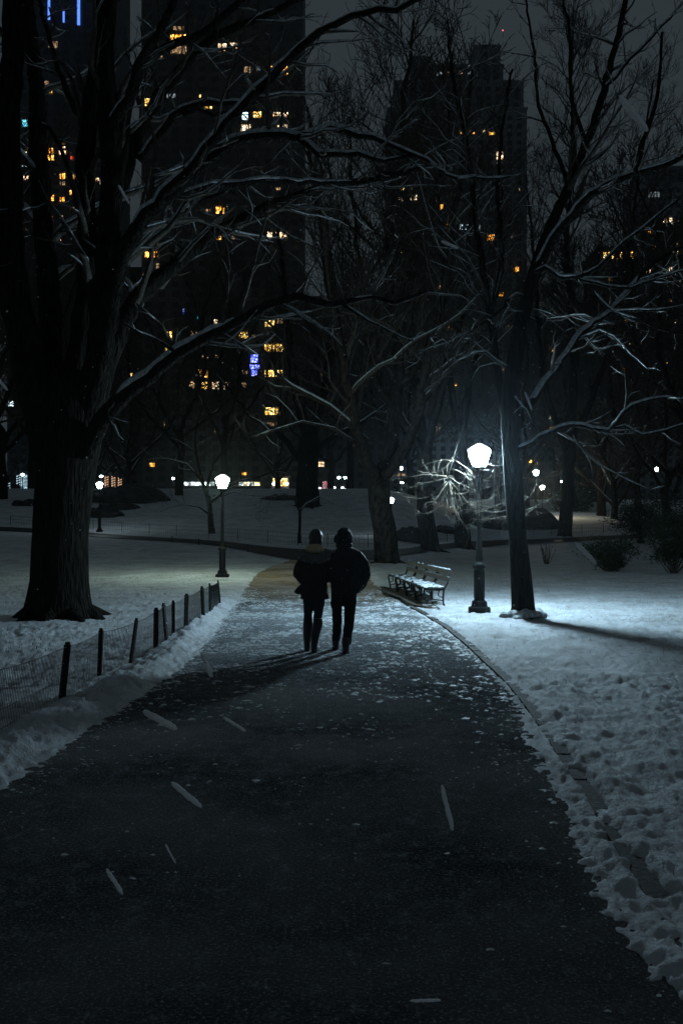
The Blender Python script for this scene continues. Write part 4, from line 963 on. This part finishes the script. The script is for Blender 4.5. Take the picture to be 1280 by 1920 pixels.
# ------------------------------------------------------------------ buildings
WM = {'o': glow_window('window_amber', (.8, .26, .02), (1, .5, .1), 1.0), 'y': glow_window('window_yellow', (.85, .42, .05), (1, .72, .25), 1.1),
      'w': glow_window('window_warm_white', (.8, .45, .2), (1, .8, .55), .9), 'd': glow_window('window_dim', (.3, .17, .08), (.55, .36, .2), .3),
      'b': glow_window('window_blue_white', (.3, .5, .6), (.75, .95, 1), 1.1), 'c': glow_window('window_cyan', (.02, .3, .42), (.2, .7, .85), .7),
      'B': glow_window('window_blue_screen', (.03, .06, .9), (.3, .35, 1), 1.4), 'r': emat('window_red', (1, .06, .03), 2.0), 'g': glow_window('window_grey', (.08, .1, .11), (.2, .24, .26), .35)}
STRIP = emat('blue_light_strip', (.10, .25, 1), 1.6)
def building(name, label, Y, blocks, wins, mat='brick', floor=3.4, bay=3.6, strips=(), depth=26, snow=True):
    """blocks: px0, px1, pytop, dy (setback)"""
    x0 = (blocks[0][0]+blocks[0][1])/2; c = Vector(((x0-640)/F*Y, Y, 7.0)); root = empty(name, c); tag(root, label, 'building')
    gl = MB(); cor = MB()
    wall = MB()
    for i, (a, b2, t, dy) in enumerate(blocks):
        Yb = Y+dy; xa = (a-640)/F*Y; xb = (b2-640)/F*Y; zt = EYE-(t-HZ)/F*Y; zb = 2.0
        wall.box(((xa+xb)/2-c.x, Yb+depth/2-c.y, (zt+zb)/2-c.z), (xb-xa, depth-dy*1.3, zt-zb))
        cor.box(((xa+xb)/2-c.x, Yb+depth/2-c.y, zt-c.z+.45), (xb-xa+.8, depth-dy*1.3+.8, .9))
        n = int((xb-xa)/bay); m_ = int((zt-12)/floor)
        off = (xb-xa-n*bay)/2
        lo = 0
        if i > 0: lo = max(0, int(((EYE-(blocks[i-1][2]-HZ)/F*Y)-12)/floor)-1) if dy >= blocks[i-1][3] and a >= blocks[i-1][0] and b2 <= blocks[i-1][1] else 0
        for u in range(n):
            for v in range(lo, m_):
                gl.box((xa+off+(u+.5)*bay-c.x, Yb-.02-c.y, 12+(v+.5)*floor-c.z), (bay*.5, .08, floor*.55))
        for u in range(n+1):
            wall.box((xa+off+u*bay-c.x, Yb-.12-c.y, (zt+zb)/2-c.z-.3), (.5, .3, zt-zb-.6))
    wall.build('wall', M[mat], root, smooth=False); cor.build('roof_cornice', M[mat], root, smooth=False)
    o = gl.build('unlit_window', M['glass'], root, smooth=False); o['kind'] = 'stuff'
    def dyat(px, py):
        best = None
        for a, b2, t, dy in blocks:
            if a-3 <= px <= b2+3 and py >= t-3: best = dy if best is None else min(best, dy)
        return best or 0
    for w in wins:
        a, t, b2, bt, k = w; Yb = Y+dyat((a+b2)/2, (t+bt)/2); xa, xb = (a-640)/F*Y, (b2-640)/F*Y; zt, zb = EYE-(t-HZ)/F*Y, EYE-(bt-HZ)/F*Y
        mb = MB(); mb.box(((xa+xb)/2-c.x, Yb-.16-c.y, (zt+zb)/2-c.z), (xb-xa, .14, zt-zb))
        mb.mi = 1; W_, H_ = xb-xa, zt-zb
        nx = max(1, int(W_/1.15)); nz = 2 if H_ > 1.7 else 1
        for u in range(nx+1): mb.box((xa+W_*u/nx-c.x, Yb-.25-c.y, (zt+zb)/2-c.z), (.12, .06, H_+.1))
        for u in range(nz+1): mb.box(((xa+xb)/2-c.x, Yb-.29-c.y, zb+H_*(u/nz if nz == 1 else (0, .62, 1)[u])-c.z), (W_+.1, .04, .11))
        mb.build('lit_window', [WM[k], M['glass']], root, smooth=False)
    for a, t, b2, bt in strips:
        xa, xb = (a-640)/F*Y, (b2-640)/F*Y; zt, zb = EYE-(t-HZ)/F*Y, EYE-(bt-HZ)/F*Y
        mb = MB(); mb.box(((xa+xb)/2-c.x, Y-.5-c.y, (zt+zb)/2-c.z), (xb-xa, .3, zt-zb)); mb.build('light_strip', STRIP, root, smooth=False)
    return root
building('tower_block', 'dark tower at upper left with vertical blue light strips', 390, [(14, 218, -90, 0)], [
 (91,78,109,90,'d'),(45,72,51,78,'d'),(84,152,92,160,'d'),(92,171,99,175,'o'),(42,225,59,238,'c'),(16,270,23,276,'d'),(18,284,23,287,'w'),(40,284,53,287,'w'),(48,277,53,280,'w'),(73,277,78,283,'o'),
 (92,277,101,288,'o'),(90,291,102,301,'o'),(115,267,124,272,'d'),(118,275,123,278,'w'),(111,282,124,290,'w'),(133,293,138,299,'r'),(154,272,166,282,'o'),(155,289,163,293,'d'),(39,330,56,340,'w'),(40,345,44,348,'b'),
 (113,325,123,336,'o'),(113,340,123,348,'d'),(133,327,142,336,'o'),(134,345,139,352,'d'),(131,357,141,366,'o'),(90,366,102,377,'o'),(113,370,122,378,'o'),(132,388,140,393,'d'),(180,334,186,340,'w'),(187,337,193,346,'d'),
 (174,392,179,400,'o'),(50,397,54,401,'w'),(48,410,52,414,'d'),(47,428,53,431,'w'),(91,405,99,413,'o'),(115,404,118,408,'w'),(47,456,50,459,'w'),(114,449,117,452,'w'),(174,450,181,470,'d'),(80,577,95,580,'d'),(5,752,27,762,'b'),(42,310,54,313,'b'),(190,270,195,276,'d'),(94,660,104,666,'d')],
 strips=[(35,-40,38,26),(91,-60,95,38),(119,20,122,43),(146,-60,151,48)], bay=4.2)
building('tower_block', 'wide black apartment tower filling the upper left centre', 330, [(266, 567, -90, 0)], [
 (320,65,349,79,'o'),(320,86,350,101,'d'),(325,50,345,57,'d'),(273,104,280,110,'d'),(282,104,291,110,'d'),(299,104,305,110,'d'),(383,82,390,90,'o'),(409,82,425,96,'w'),(430,81,444,91,'w'),
 (458,125,470,137,'d'),(480,125,488,133,'g'),(507,124,540,140,'o'),(272,185,295,200,'y'),(313,176,330,184,'g'),(374,178,377,184,'y'),(383,200,398,204,'y'),(454,211,467,225,'b'),(475,210,492,221,'y'),(512,211,541,219,'w'),
 (452,234,470,247,'w'),(504,234,511,247,'d'),(515,234,541,247,'w'),(517,352,527,357,'d'),(405,388,421,401,'o'),(385,392,395,398,'d'),(376,437,394,450,'o'),(401,436,416,450,'o'),(434,443,442,449,'d'),(501,435,511,446,'w'),
 (515,435,538,446,'w'),(285,455,297,460,'d'),(272,472,297,483,'o'),(293,494,299,505,'d'),(268,514,285,525,'w'),(286,514,298,522,'d'),(401,599,417,612,'w'),(310,622,323,637,'y'),(310,647,323,660,'y'),(357,621,369,635,'w'),
 (373,621,390,632,'w'),(448,622,465,635,'y'),(473,628,480,633,'d'),(497,599,517,613,'y'),(516,596,531,607,'d'),(496,645,532,660,'y'),(470,665,484,680,'B'),(468,684,487,692,'B'),(471,693,482,705,'B'),(496,694,530,707,'y'),
 (450,694,464,702,'d'),(372,693,391,708,'o'),(355,716,368,728,'w'),(371,716,389,730,'y'),(398,716,416,730,'w'),(420,716,434,731,'w'),(450,718,462,727,'d'),(361,748,366,752,'y'),(497,764,526,778,'y'),(500,792,520,800,'d'),
 (402,806,406,811,'d'),(308,790,312,800,'d'),(453,886,462,895,'o'),(281,868,291,875,'o'),(343,579,346,590,'B'),(370,592,373,600,'c'),(378,665,392,672,'d'),(402,666,412,672,'d')], bay=4.4)
building('stepped_tower', 'stepped older tower right of centre with red beacon on its crown', 420,
 [(727, 987, 205, 0), (742, 985, 145, 3), (777, 950, 104, 6), (777, 812, 82, 8), (897, 947, 60, 8)], [
 (821,123,831,130,'g'),(840,123,849,127,'d'),(863,121,872,127,'d'),(879,122,889,128,'g'),(848,110,852,113,'g'),(880,110,889,114,'g'),(861,246,871,251,'o'),(880,246,889,251,'o'),(903,244,909,250,'d'),(916,248,928,253,'o'),
 (938,242,940,244,'w'),(930,285,944,300,'w'),(931,343,941,350,'o'),(972,354,974,358,'w'),(733,345,747,358,'y'),(750,345,758,358,'y'),(733,364,758,378,'w'),(770,354,773,357,'w'),(769,366,783,376,'w'),(811,372,818,386,'d'),
 (821,383,830,394,'o'),(837,420,853,432,'o'),(861,420,877,431,'b'),(886,420,900,433,'g'),(862,440,876,452,'g'),(912,440,926,452,'o'),(962,500,972,510,'o'),(851,592,858,600,'d'),(864,592,874,601,'o'),(877,592,888,601,'o'),
 (840,610,848,622,'o'),(858,608,868,622,'o'),(875,608,883,620,'o'),(893,608,906,622,'o'),(851,636,855,641,'d'),(832,679,839,686,'o'),(850,719,858,724,'o'),(817,801,824,807,'w'),(773,528,775,532,'b'),(756,810,760,815,'d'),(785,680,790,684,'d'),(745,888,760,893,'d'),(905,520,912,527,'o'),(820,535,828,543,'d'),(935,548,943,556,'o'),(780,560,787,567,'y'),(950,610,957,618,'o'),(805,640,812,647,'o'),(900,660,908,667,'y'),(940,690,946,697,'d'),(760,640,767,648,'d'),(795,735,801,741,'o'),(905,745,911,751,'o'),(745,470,753,478,'d'),(955,440,962,448,'d')], mat='brick2', bay=4.0)
o = [c_ for c_ in bpy.data.objects if c_.name.startswith('stepped_tower')][0]
mb = MB(); p = P(942, 57, 428)-o.location; mb.tube([p-Vector((0, 0, 3)), p], [.12, .08], 6); mb.mi = 1; mb.blob(tuple(p), .28, .28, .3, 8, 6)
mb.build('beacon', [M['iron'], emat('red_beacon', (1, .12, .15), 2.5)], o)
building('tower_block', 'grey stepped tower cut by the right edge', 450, [(1196, 1330, 345, 0), (1215, 1330, 305, 4)], [
 (1213,360,1235,370,'g'),(1242,409,1250,418,'w'),(1253,409,1259,420,'w'),(1266,413,1272,416,'d'),(1210,430,1219,438,'o'),(1210,500,1220,512,'w'),(1243,503,1250,512,'b'),(1253,500,1260,512,'w'),(1198,507,1202,515,'d'),(1268,525,1275,530,'d'),
 (1253,560,1258,566,'d'),(1200,642,1207,646,'w'),(1227,642,1231,646,'w'),(1240,526,1246,530,'o'),(1222,460,1230,467,'o'),(1262,470,1270,477,'y'),(1230,585,1237,591,'o'),(1215,610,1222,616,'d'),(1262,600,1268,606,'w'),(1245,680,1251,686,'y'),(1212,700,1218,706,'o'),(1265,455,1272,460,'d')], mat='brick2', bay=4.0)
building('apartment_block', 'mid height block with one long lit top floor between the right towers', 400, [(1122, 1198, 466, 0)], [
 (1130,473,1150,486,'y'),(1152,473,1158,486,'y'),(1161,473,1165,486,'y'),(1168,473,1172,486,'y'),(1175,472,1187,486,'y'),(1177,641,1184,647,'w'),(1120,674,1125,680,'w'),(1105+18,688,1115+18,694,'y'),(1153,555,1158,558,'d'),(1122,744,1126,748,'y'),(1180,715,1188,719,'g'),(1138,710,1142,715,'g'),(1140,520,1147,527,'o'),(1165,530,1171,536,'d'),(1135,590,1142,597,'y'),(1170,600,1176,606,'o'),(1150,640,1156,646,'w'),(1165,690,1171,696,'o')], bay=3.8)
building('apartment_block', 'low dark block behind bare trees right of the lamp', 380, [(985, 1118, 600, 0)], [
 (993,640,997,644,'c'),(992,660,996,663,'o'),(1001,661,1006,665,'y'),(1029,650,1036,659,'o'),(1020,674,1030,682,'o'),(1031,673,1036,678,'w'),(1042,674,1047,679,'w'),(1105,688,1115,694,'y'),(1027,780,1034,786,'w'),(1030,800,1036,806,'o'),(1000,862,1007,872,'w'),(978+10,858,996,868,'o')], bay=3.8)
building('apartment_block', 'low dark block filling the gap between the two left towers', 420, [(206, 280, 505, 0)], [(255,562,262,567,'o'),(228,640,233,645,'d'),(243,700,249,706,'y'),(232,600,237,604,'d')], bay=3.8)
building('apartment_block', 'low dark block behind the plane tree in the centre', 370, [(570, 724, 560, 0)], [
 (590,866,608,875,'w'),(563+8,864,568+6,871,'w'),(626,640,630,645,'b'),(565+6,795,577,802,'b'),(700-45,832,663,839,'d'),(655,752,660,756,'g'),(676,752,680,756,'g'),(600,700,606,705,'d'),(706,620,712,626,'d')], bay=3.8)

# ------------------------------------------------------------------ street level beyond the hill
def street(px, Y): x = (px-640)/F*Y; return Vector((x, Y, H(x, Y)))
g = street(420, 165); root = empty('city_bus', g); tag(root, 'long bus with bright lit windows passing beyond the crest', 'bus')
mb = MB(); mb.box((0, 0, 1.75), (12.4, 2.5, 2.6)); mb.box((0, 0, 3.1), (11.8, 2.2, .2)); mb.build('body', M['carpaint'], root, smooth=False)
zb = P(0, 911, 165).z-g.z; zt = P(0, 904.5, 165).z-g.z
for a, b2, k in [(348,358,'b'),(360,384,'b'),(386,397,'b'),(399,404,'b'),(450,458,'b'),(459,470,'y'),(472,476,'b'),(478,488,'y')]:
    xa = (a-640)/F*165-g.x; xb = (b2-640)/F*165-g.x; mb = MB(); mb.box(((xa+xb)/2, -1.28, (zt+zb)/2), (xb-xa, .06, zt-zb)); mb.build('window', glow_window('bus_window', (.6, .8, .8), (.9, 1, 1), .7) if k == 'b' else glow_window('bus_window_warm', (.9, .7, .3), (1, .9, .6), .8), root, smooth=False)
for xx in (-4, 3.8):
    mb = MB(); mb.tube([Vector((xx, -1.3, .5)), Vector((xx, 1.3, .5))], [.5, .5], 14); mb.build('wheel', M['leather'], root)
g = street(526, 155); root = empty('food_kiosk', g); tag(root, 'warm lit kiosk front with two white bulbs left of the thick crest trunk', 'kiosk')
mb = MB(); mb.box((0, 0, 1.3), (2.6, 1.6, 2.6)); mb.box((0, -.1, 2.7), (3, 2, .15)); mb.build('body', M['panel'], root, smooth=False)
mb = MB(); mb.box((0, -.83, 1.75), (2.2, .05, 1.2)); mb.build('counter_window', glow_window('kiosk_glow', (.7, .35, .05), (1, .75, .3), .8, 1.5), root, smooth=False)
BULB = emat('bulb_white', (1, .95, .85), 12)
for xx in (-1.0, 1.05):
    mb = MB(); mb.blob((xx, -1.0, 1.5), .2, .2, .22, 8, 6); mb.build('bulb', BULB, root)
# traffic signal
g = street(620, 150); root = empty('traffic_signal', g); tag(root, 'yellow traffic signal on a pole beyond the crest', 'traffic signal')
mb = MB(); mb.tube([Vector((0, 0, -.3)), Vector((0, 0, 2.3))], [.08, .07], 8); mb.build('post', M['iron'], root)
zc = P(0, 911, 150).z-g.z
mb = MB(); mb.box((0, 0, zc), (.55, .3, .95)); mb.build('signal_head', emat('signal_yellow', (1, .7, .08), .8), root, smooth=False)
mb = MB()
for k in (-.28, 0, .28): mb.blob((0, -.17, zc+k), .1, .05, .1, 8, 5)
mb.build('lens', emat('signal_lens', (1, .75, .1), 3), root)
g = street(609, 170); root = empty('poster_panel', g); tag(root, 'glowing pink poster panel beyond the crest, left of the traffic signal', 'panel')
mb = MB(); zc = P(0, 912, 170).z-g.z
mb.box((0, 0, zc), (.9, .2, 1.9)); mb.tube([Vector((0, 0, -.2)), Vector((0, 0, zc))], [.08, .08], 6); mb.build('frame', M['iron'], root, smooth=False)
mb = MB(); mb.box((0, -.12, zc), (.78, .05, 1.75)); mb.build('display', glow_window('pink_panel', (.35, .06, .1), (.6, .3, .34), .35, 2), root, smooth=False)
def car(px, Y, mat, lab, rz=0, hl=2.6):
    g = street(px, Y); root = empty('parked_car', g, rz); tag(root, lab, 'car', 'cars on the street beyond the hill')
    mb = MB(); prof = [(-2.2, .35), (-2.25, .75), (-1.5, .95), (-.9, 1.4), (.8, 1.42), (1.5, .98), (2.2, .85), (2.25, .4)]
    rings = []
    for yy, s_ in ((-.88, .96), (-.8, 1), (.8, 1), (.88, .96)): rings.append([(a*s_, yy*(1 if b2 < 1 else .82), .35+(b2-.35)*s_) for a, b2 in prof])
    mb.ring_tube(rings); mb.build('body', mat, root, smooth=False)
    mb = MB(); mb.box((-.05, 0, 1.16), (1.9, 1.56, .34)); mb.build('window', M['glass'], root, smooth=False)
    for xx in (-1.4, 1.4):
        for s_ in (-1, 1): mb = MB(); mb.tube([Vector((xx, s_*.7, .33)), Vector((xx, s_*.9, .33))], [.33, .33], 12); mb.build('wheel', M['leather'], root)
    for s_ in (-.6, .6):
        mb = MB(); mb.blob((2.22, s_, .68), .10, .2, .12, 8, 6); mb.build('headlight', emat('headlight', (.9, .95, 1), 10), root)
car(588, 150, M['carpaint'], 'car with bright headlights just right of the thick crest trunk', R(-80)); car(627, 146, M['carpaint'], 'car with headlights right of the traffic signal', R(-75)); car(652, 158, M['carpaint'], 'small car right of the twin headed street light', R(-85))
# fairy lit trees
BW = emat('fairy_warm', (1, .55, .33), 1.8); BC = emat('fairy_cool', (.6, .85, 1), 1.5)
for px, Y, k, y0, y1, lab in [(200,148,BW,892,917,'left warm fairy lit trunk of three'),(213,150,BW,893,918,'middle warm fairy lit trunk of three'),(225,148,BW,896,917,'right warm fairy lit trunk of three'),
                          (35,150,BC,889,909,'white fairy lit trunk at far left'),(60,150,BC,893,904,'short string lit trunk beside the massive trunk'),(16,150,BC,904,915,'low string lit trunk at the left edge')]:
    g = street(px, Y); zt = P(0, y0, Y).z-g.z; zb = P(0, y1, Y).z-g.z; T = Tree(int(px)); T.segk = 4
    p2, rd, l2 = T.limb([(0, 0, -.3), (.05, 0, zt*.5), (0, 0, zt+1)], .2, .16, 0, .5, .02)
    for q_ in range(5):
        a = q_*1.26; T.branch((0, 0, zt+.6), (math.cos(a), math.sin(a), 1.1), 3.5, .09, 1, 3, up=.3, wig=.4, dens=.5, rmin=.012)
    root = T.finish('fairy_lit_tree', lab, loc=g, group='fairy lit trees beyond the hill')
    mb = MB(); n = int((zt-zb)/.035)
    for i in range(n):
        a = i*.62; z_ = zb+(zt-zb)*i/n; mb.blob((.24*math.cos(a), .24*math.sin(a), z_), .05, .05, .05, 5, 4)
    mb.build('string_lights', k, root)
g = street(51, 160); root = empty('shop_front', g); tag(root, 'bluish lit glass front at far left between string lit trunks', 'kiosk')
mb = MB(); mb.box((0, 1, 2), (2.4, 2, 3.4)); mb.build('wall', M['panel'], root, smooth=False)
mb = MB(); mb.box((0, -.04, 2.0), (1.9, .06, 2.4)); mb.build('glass_front', glow_window('cold_shop_glow', (.08, .14, .18), (.4, .6, .7), .3, 2), root, smooth=False)

# ------------------------------------------------------------------ grass poking through the snow
mb = MB(); rr = random.Random(9); n_ = 26000
gxs = np.array([rr.uniform(-14, 16) for _ in range(n_)]); gys = np.array([4+30*rr.random()**.8 for _ in range(n_)])
gm_ = fbm(gxs*.8, gys*.8, 3); gz_, gd = ground_z(gxs, gys)
for x, y, z, q_, dd in zip(gxs, gys, gz_, gm_, gd):
    if dd < .25 or q_ < .12+rr.uniform(-.25, .25): continue
    for _ in range(2):
        h_ = rr.uniform(.02, .055); a = rr.uniform(0, 6.28); w_h = .0035; x1 = x+rr.uniform(-.03, .03); y1 = y+rr.uniform(-.03, .03); b0 = len(mb.v)
        mb.v += [(x1-w_h*math.cos(a), y1-w_h*math.sin(a), z-.02), (x1+w_h*math.cos(a), y1+w_h*math.sin(a), z-.02), (x1+math.sin(a)*h_*.6, y1-math.cos(a)*h_*.6, z+h_)]; mb.face((b0, b0+1, b0+2))
M['grass'] = noise_mat('winter_grass', (.03, .035, .015), (.09, .085, .045), 3, .9, 0)
tag(mb.build('grass', M['grass'], smooth=False), kind='stuff')

# ------------------------------------------------------------------ crusts and crumbs of trodden snow on the path
mb = MB(); rr = random.Random(19); n_ = 30000
cy_ = np.array([3.2+24*rr.random() for _ in range(n_)]); cx_ = np.array([rr.uniform(-3.0, 2.1) for _ in range(n_)])
cd_ = sdist(cx_, cy_, poly1); cn_ = fbm(cx_*1.1+3, cy_*.9, 3); mz = M['crust'] = noise_mat('snow_crust', (.38, .43, .46), (.7, .75, .78), 30, .6, .4, .01)
for x, y, dd, q_ in zip(cx_, cy_, cd_, cn_):
    if dd > -.03: continue
    dens_ = float(np.interp(y, [3, 7, 10, 13, 20, 24, 27], [.06, .12, .3, .8, .75, .2, .0]))*(.5+1.6*q_)+.9*math.exp(dd/.16)*min(1, y/9+.2)
    if rr.random() > dens_: continue
    s_ = rr.uniform(.008, .022)*(2.1 if rr.random() < .12 else 1)*float(np.interp(y, [3, 7, 12, 24], [.3, .6, 1.15, 1.6])); ex = rr.uniform(.8, 2.0); a0 = rr.uniform(-.5, .5); k_ = 9; b0 = len(mb.v)
    mb.v.append((x, y, .004+s_*rr.uniform(.15, .3)))
    for u in range(k_):
        a = 2*math.pi*u/k_; r_ = s_*rr.uniform(.45, 1.35); px_, py_ = r_*ex*math.cos(a), r_*math.sin(a)
        mb.v.append((x+px_*math.cos(a0)-py_*math.sin(a0), y+px_*math.sin(a0)+py_*math.cos(a0), -.002))
    for u in range(k_): mb.face((b0, b0+1+u, b0+1+(u+1) % k_))
tag(mb.build('trodden_snow', mz), kind='stuff')

# ------------------------------------------------------------------ falling snow
flk = [(1187,213,1.15,.0062,.026,48,'large wind blown snowflake before the sky at upper right'),(233,365,1.6,.0036,.017,60,'thin snowflake beside the upper left branches'),(843,459,1.7,.0044,.016,20,'faint snowflake in front of the stepped tower'),
 (3,718,1.5,.004,.014,50,'snowflake at the left edge'),(990,752,1.8,.0036,.018,68,'snowflake right of the slender trunk above the lamp'),(1097,1037,1.1,.0045,.017,45,'broad snowflake left of the vase shaped shrub'),
 (300,1350,1.0,.0055,.019,30,'bright snowflake over the dark path below the fence'),(440,1358,1.5,.004,.02,34,'slim snowflake right of the bright one over the path'),(388,1247,1.2,.005,.016,68,'snowflake over the shadow left of the couple'),
 (350,1490,1.2,.0056,.024,42,'grey snowflake over the left part of the path'),(320,1601,1.7,.003,.02,64,'faintest thin snowflake low on the left'),(215,1653,1.4,.005,.022,60,'snowflake lowest on the left side of the path'),
 (838,1515,1.2,.005,.03,76,'longest snowflake over the path at right'),(1243,1715,1.4,.004,.025,40,'snowflake over the kerb at lower right'),(797,1876,1.5,.004,.024,2,'level snowflake at the bottom of the path')]
for i, (px, py, Y, wr, lr_, an, lab) in enumerate(flk):
    rr = random.Random(500+i); c = P(px, py, Y); d = Vector((math.cos(R(an)), .12, -math.sin(R(an)))); mb = MB()
    for k in range(22):
        t = -1+2*k/21; q_ = d*lr_*t*.95+Vector((rr.gauss(0, 1), rr.gauss(0, 1), rr.gauss(0, 1)))*wr*.05; s_ = wr*.62*math.sqrt(max(.15, 1-t**6*.8))*rr.uniform(.9, 1.1)
        mb.blob(tuple(q_), s_, s_, s_, 10, 7)
    o = mb.build('snowflake', M['flake'], loc=c); remesh(o, wr*.14, 3, (wr*.06, wr)); o.data.materials.clear(); o.data.materials.append(M['flake'])
    tag(o, lab, 'snowflake', 'large snowflakes falling near the camera')
mb = MB(); rr = random.Random(77)
for i in range(1020):
    Y = 4+28*rr.random(); px = rr.uniform(-40, 1320); py = rr.uniform(300, 1300); p = P(px, py, Y)
    if i > 900: p = Vector((2.7+rr.gauss(0, .8), 19.2+rr.gauss(0, .8), 2.6+rr.gauss(0, .8)))
    if p.z < .1: continue
    s_ = rr.uniform(.0025, .006)*(.6 if i > 900 else 1); b0 = len(mb.v)
    for dx, dy, dz in ((1,0,0),(-1,0,0),(0,1,0),(0,-1,0),(0,0,1),(0,0,-1)): mb.v.append((p.x+dx*s_, p.y+dy*s_, p.z+dz*s_))
    for q_ in ((0,2,4),(2,1,4),(1,3,4),(3,0,4),(2,0,5),(1,2,5),(3,1,5),(0,3,5)): mb.face(tuple(b0+k for k in q_))
tag(mb.build('falling_snow', M['flake'], smooth=False), kind='stuff')

HALO_DENSITY = .00024  # thin mist volume added to give the lamps a glow halo
# ------------------------------------------------------------------ world, camera, render
mb = MB(); mb.box((0, 350, 130), (1500, 760, 276))
hz_ = bpy.data.materials.new('lamp_halo_mist'); hz_.use_nodes = True; nt = hz_.node_tree; nt.nodes.clear()
pv = N(nt, 'ShaderNodeVolumePrincipled'); pv.inputs['Density'].default_value = HALO_DENSITY; pv.inputs['Color'].default_value = (.75, .9, 1, 1); pv.inputs['Anisotropy'].default_value = .9
om = N(nt, 'ShaderNodeOutputMaterial'); L(nt, pv.outputs[0], om.inputs['Volume'])
if HALO_DENSITY > 0: tag(mb.build('halo_haze', hz_, smooth=False), kind='stuff')
w = bpy.data.worlds.new('World'); sc.world = w; w.use_nodes = True; nt = w.node_tree; bg = nt.nodes['Background']
tc = N(nt, 'ShaderNodeTexCoord'); sx = N(nt, 'ShaderNodeSeparateXYZ'); L(nt, tc.outputs['Generated'], sx.inputs[0])
r_ = ramp(nt, sx.outputs['Z'], [(0, (.029, .037, .041)), (.35, (.027, .035, .040)), (1, (.034, .045, .052))]); 
L(nt, r_.outputs[0], bg.inputs['Color']); bg.inputs['Strength'].default_value = 1.0
cam = bpy.data.cameras.new('camera'); co = bpy.data.objects.new('camera', cam); COL.objects.link(co)
cam.sensor_fit = 'VERTICAL'; cam.sensor_height = 36; cam.sensor_width = 24; cam.lens = 36*F/1920; cam.shift_y = 25/1920
co.location = (0, 0, EYE); co.rotation_euler = (R(90), 0, 0); cam.clip_end = 6000; cam.clip_start = .05; sc.camera = co
sc.view_settings.view_transform = 'Standard'; sc.view_settings.look = 'None'; sc.view_settings.gamma = 1; sc.view_settings.exposure = 0
cy = sc.cycles; cy.use_light_tree = True; cy.max_bounces = 5; cy.diffuse_bounces = 2; cy.glossy_bounces = 2; cy.transmission_bounces = 2; cy.sample_clamp_indirect = 1.5; cy.sample_clamp_direct = 0
cy.caustics_reflective = False; cy.caustics_refractive = False
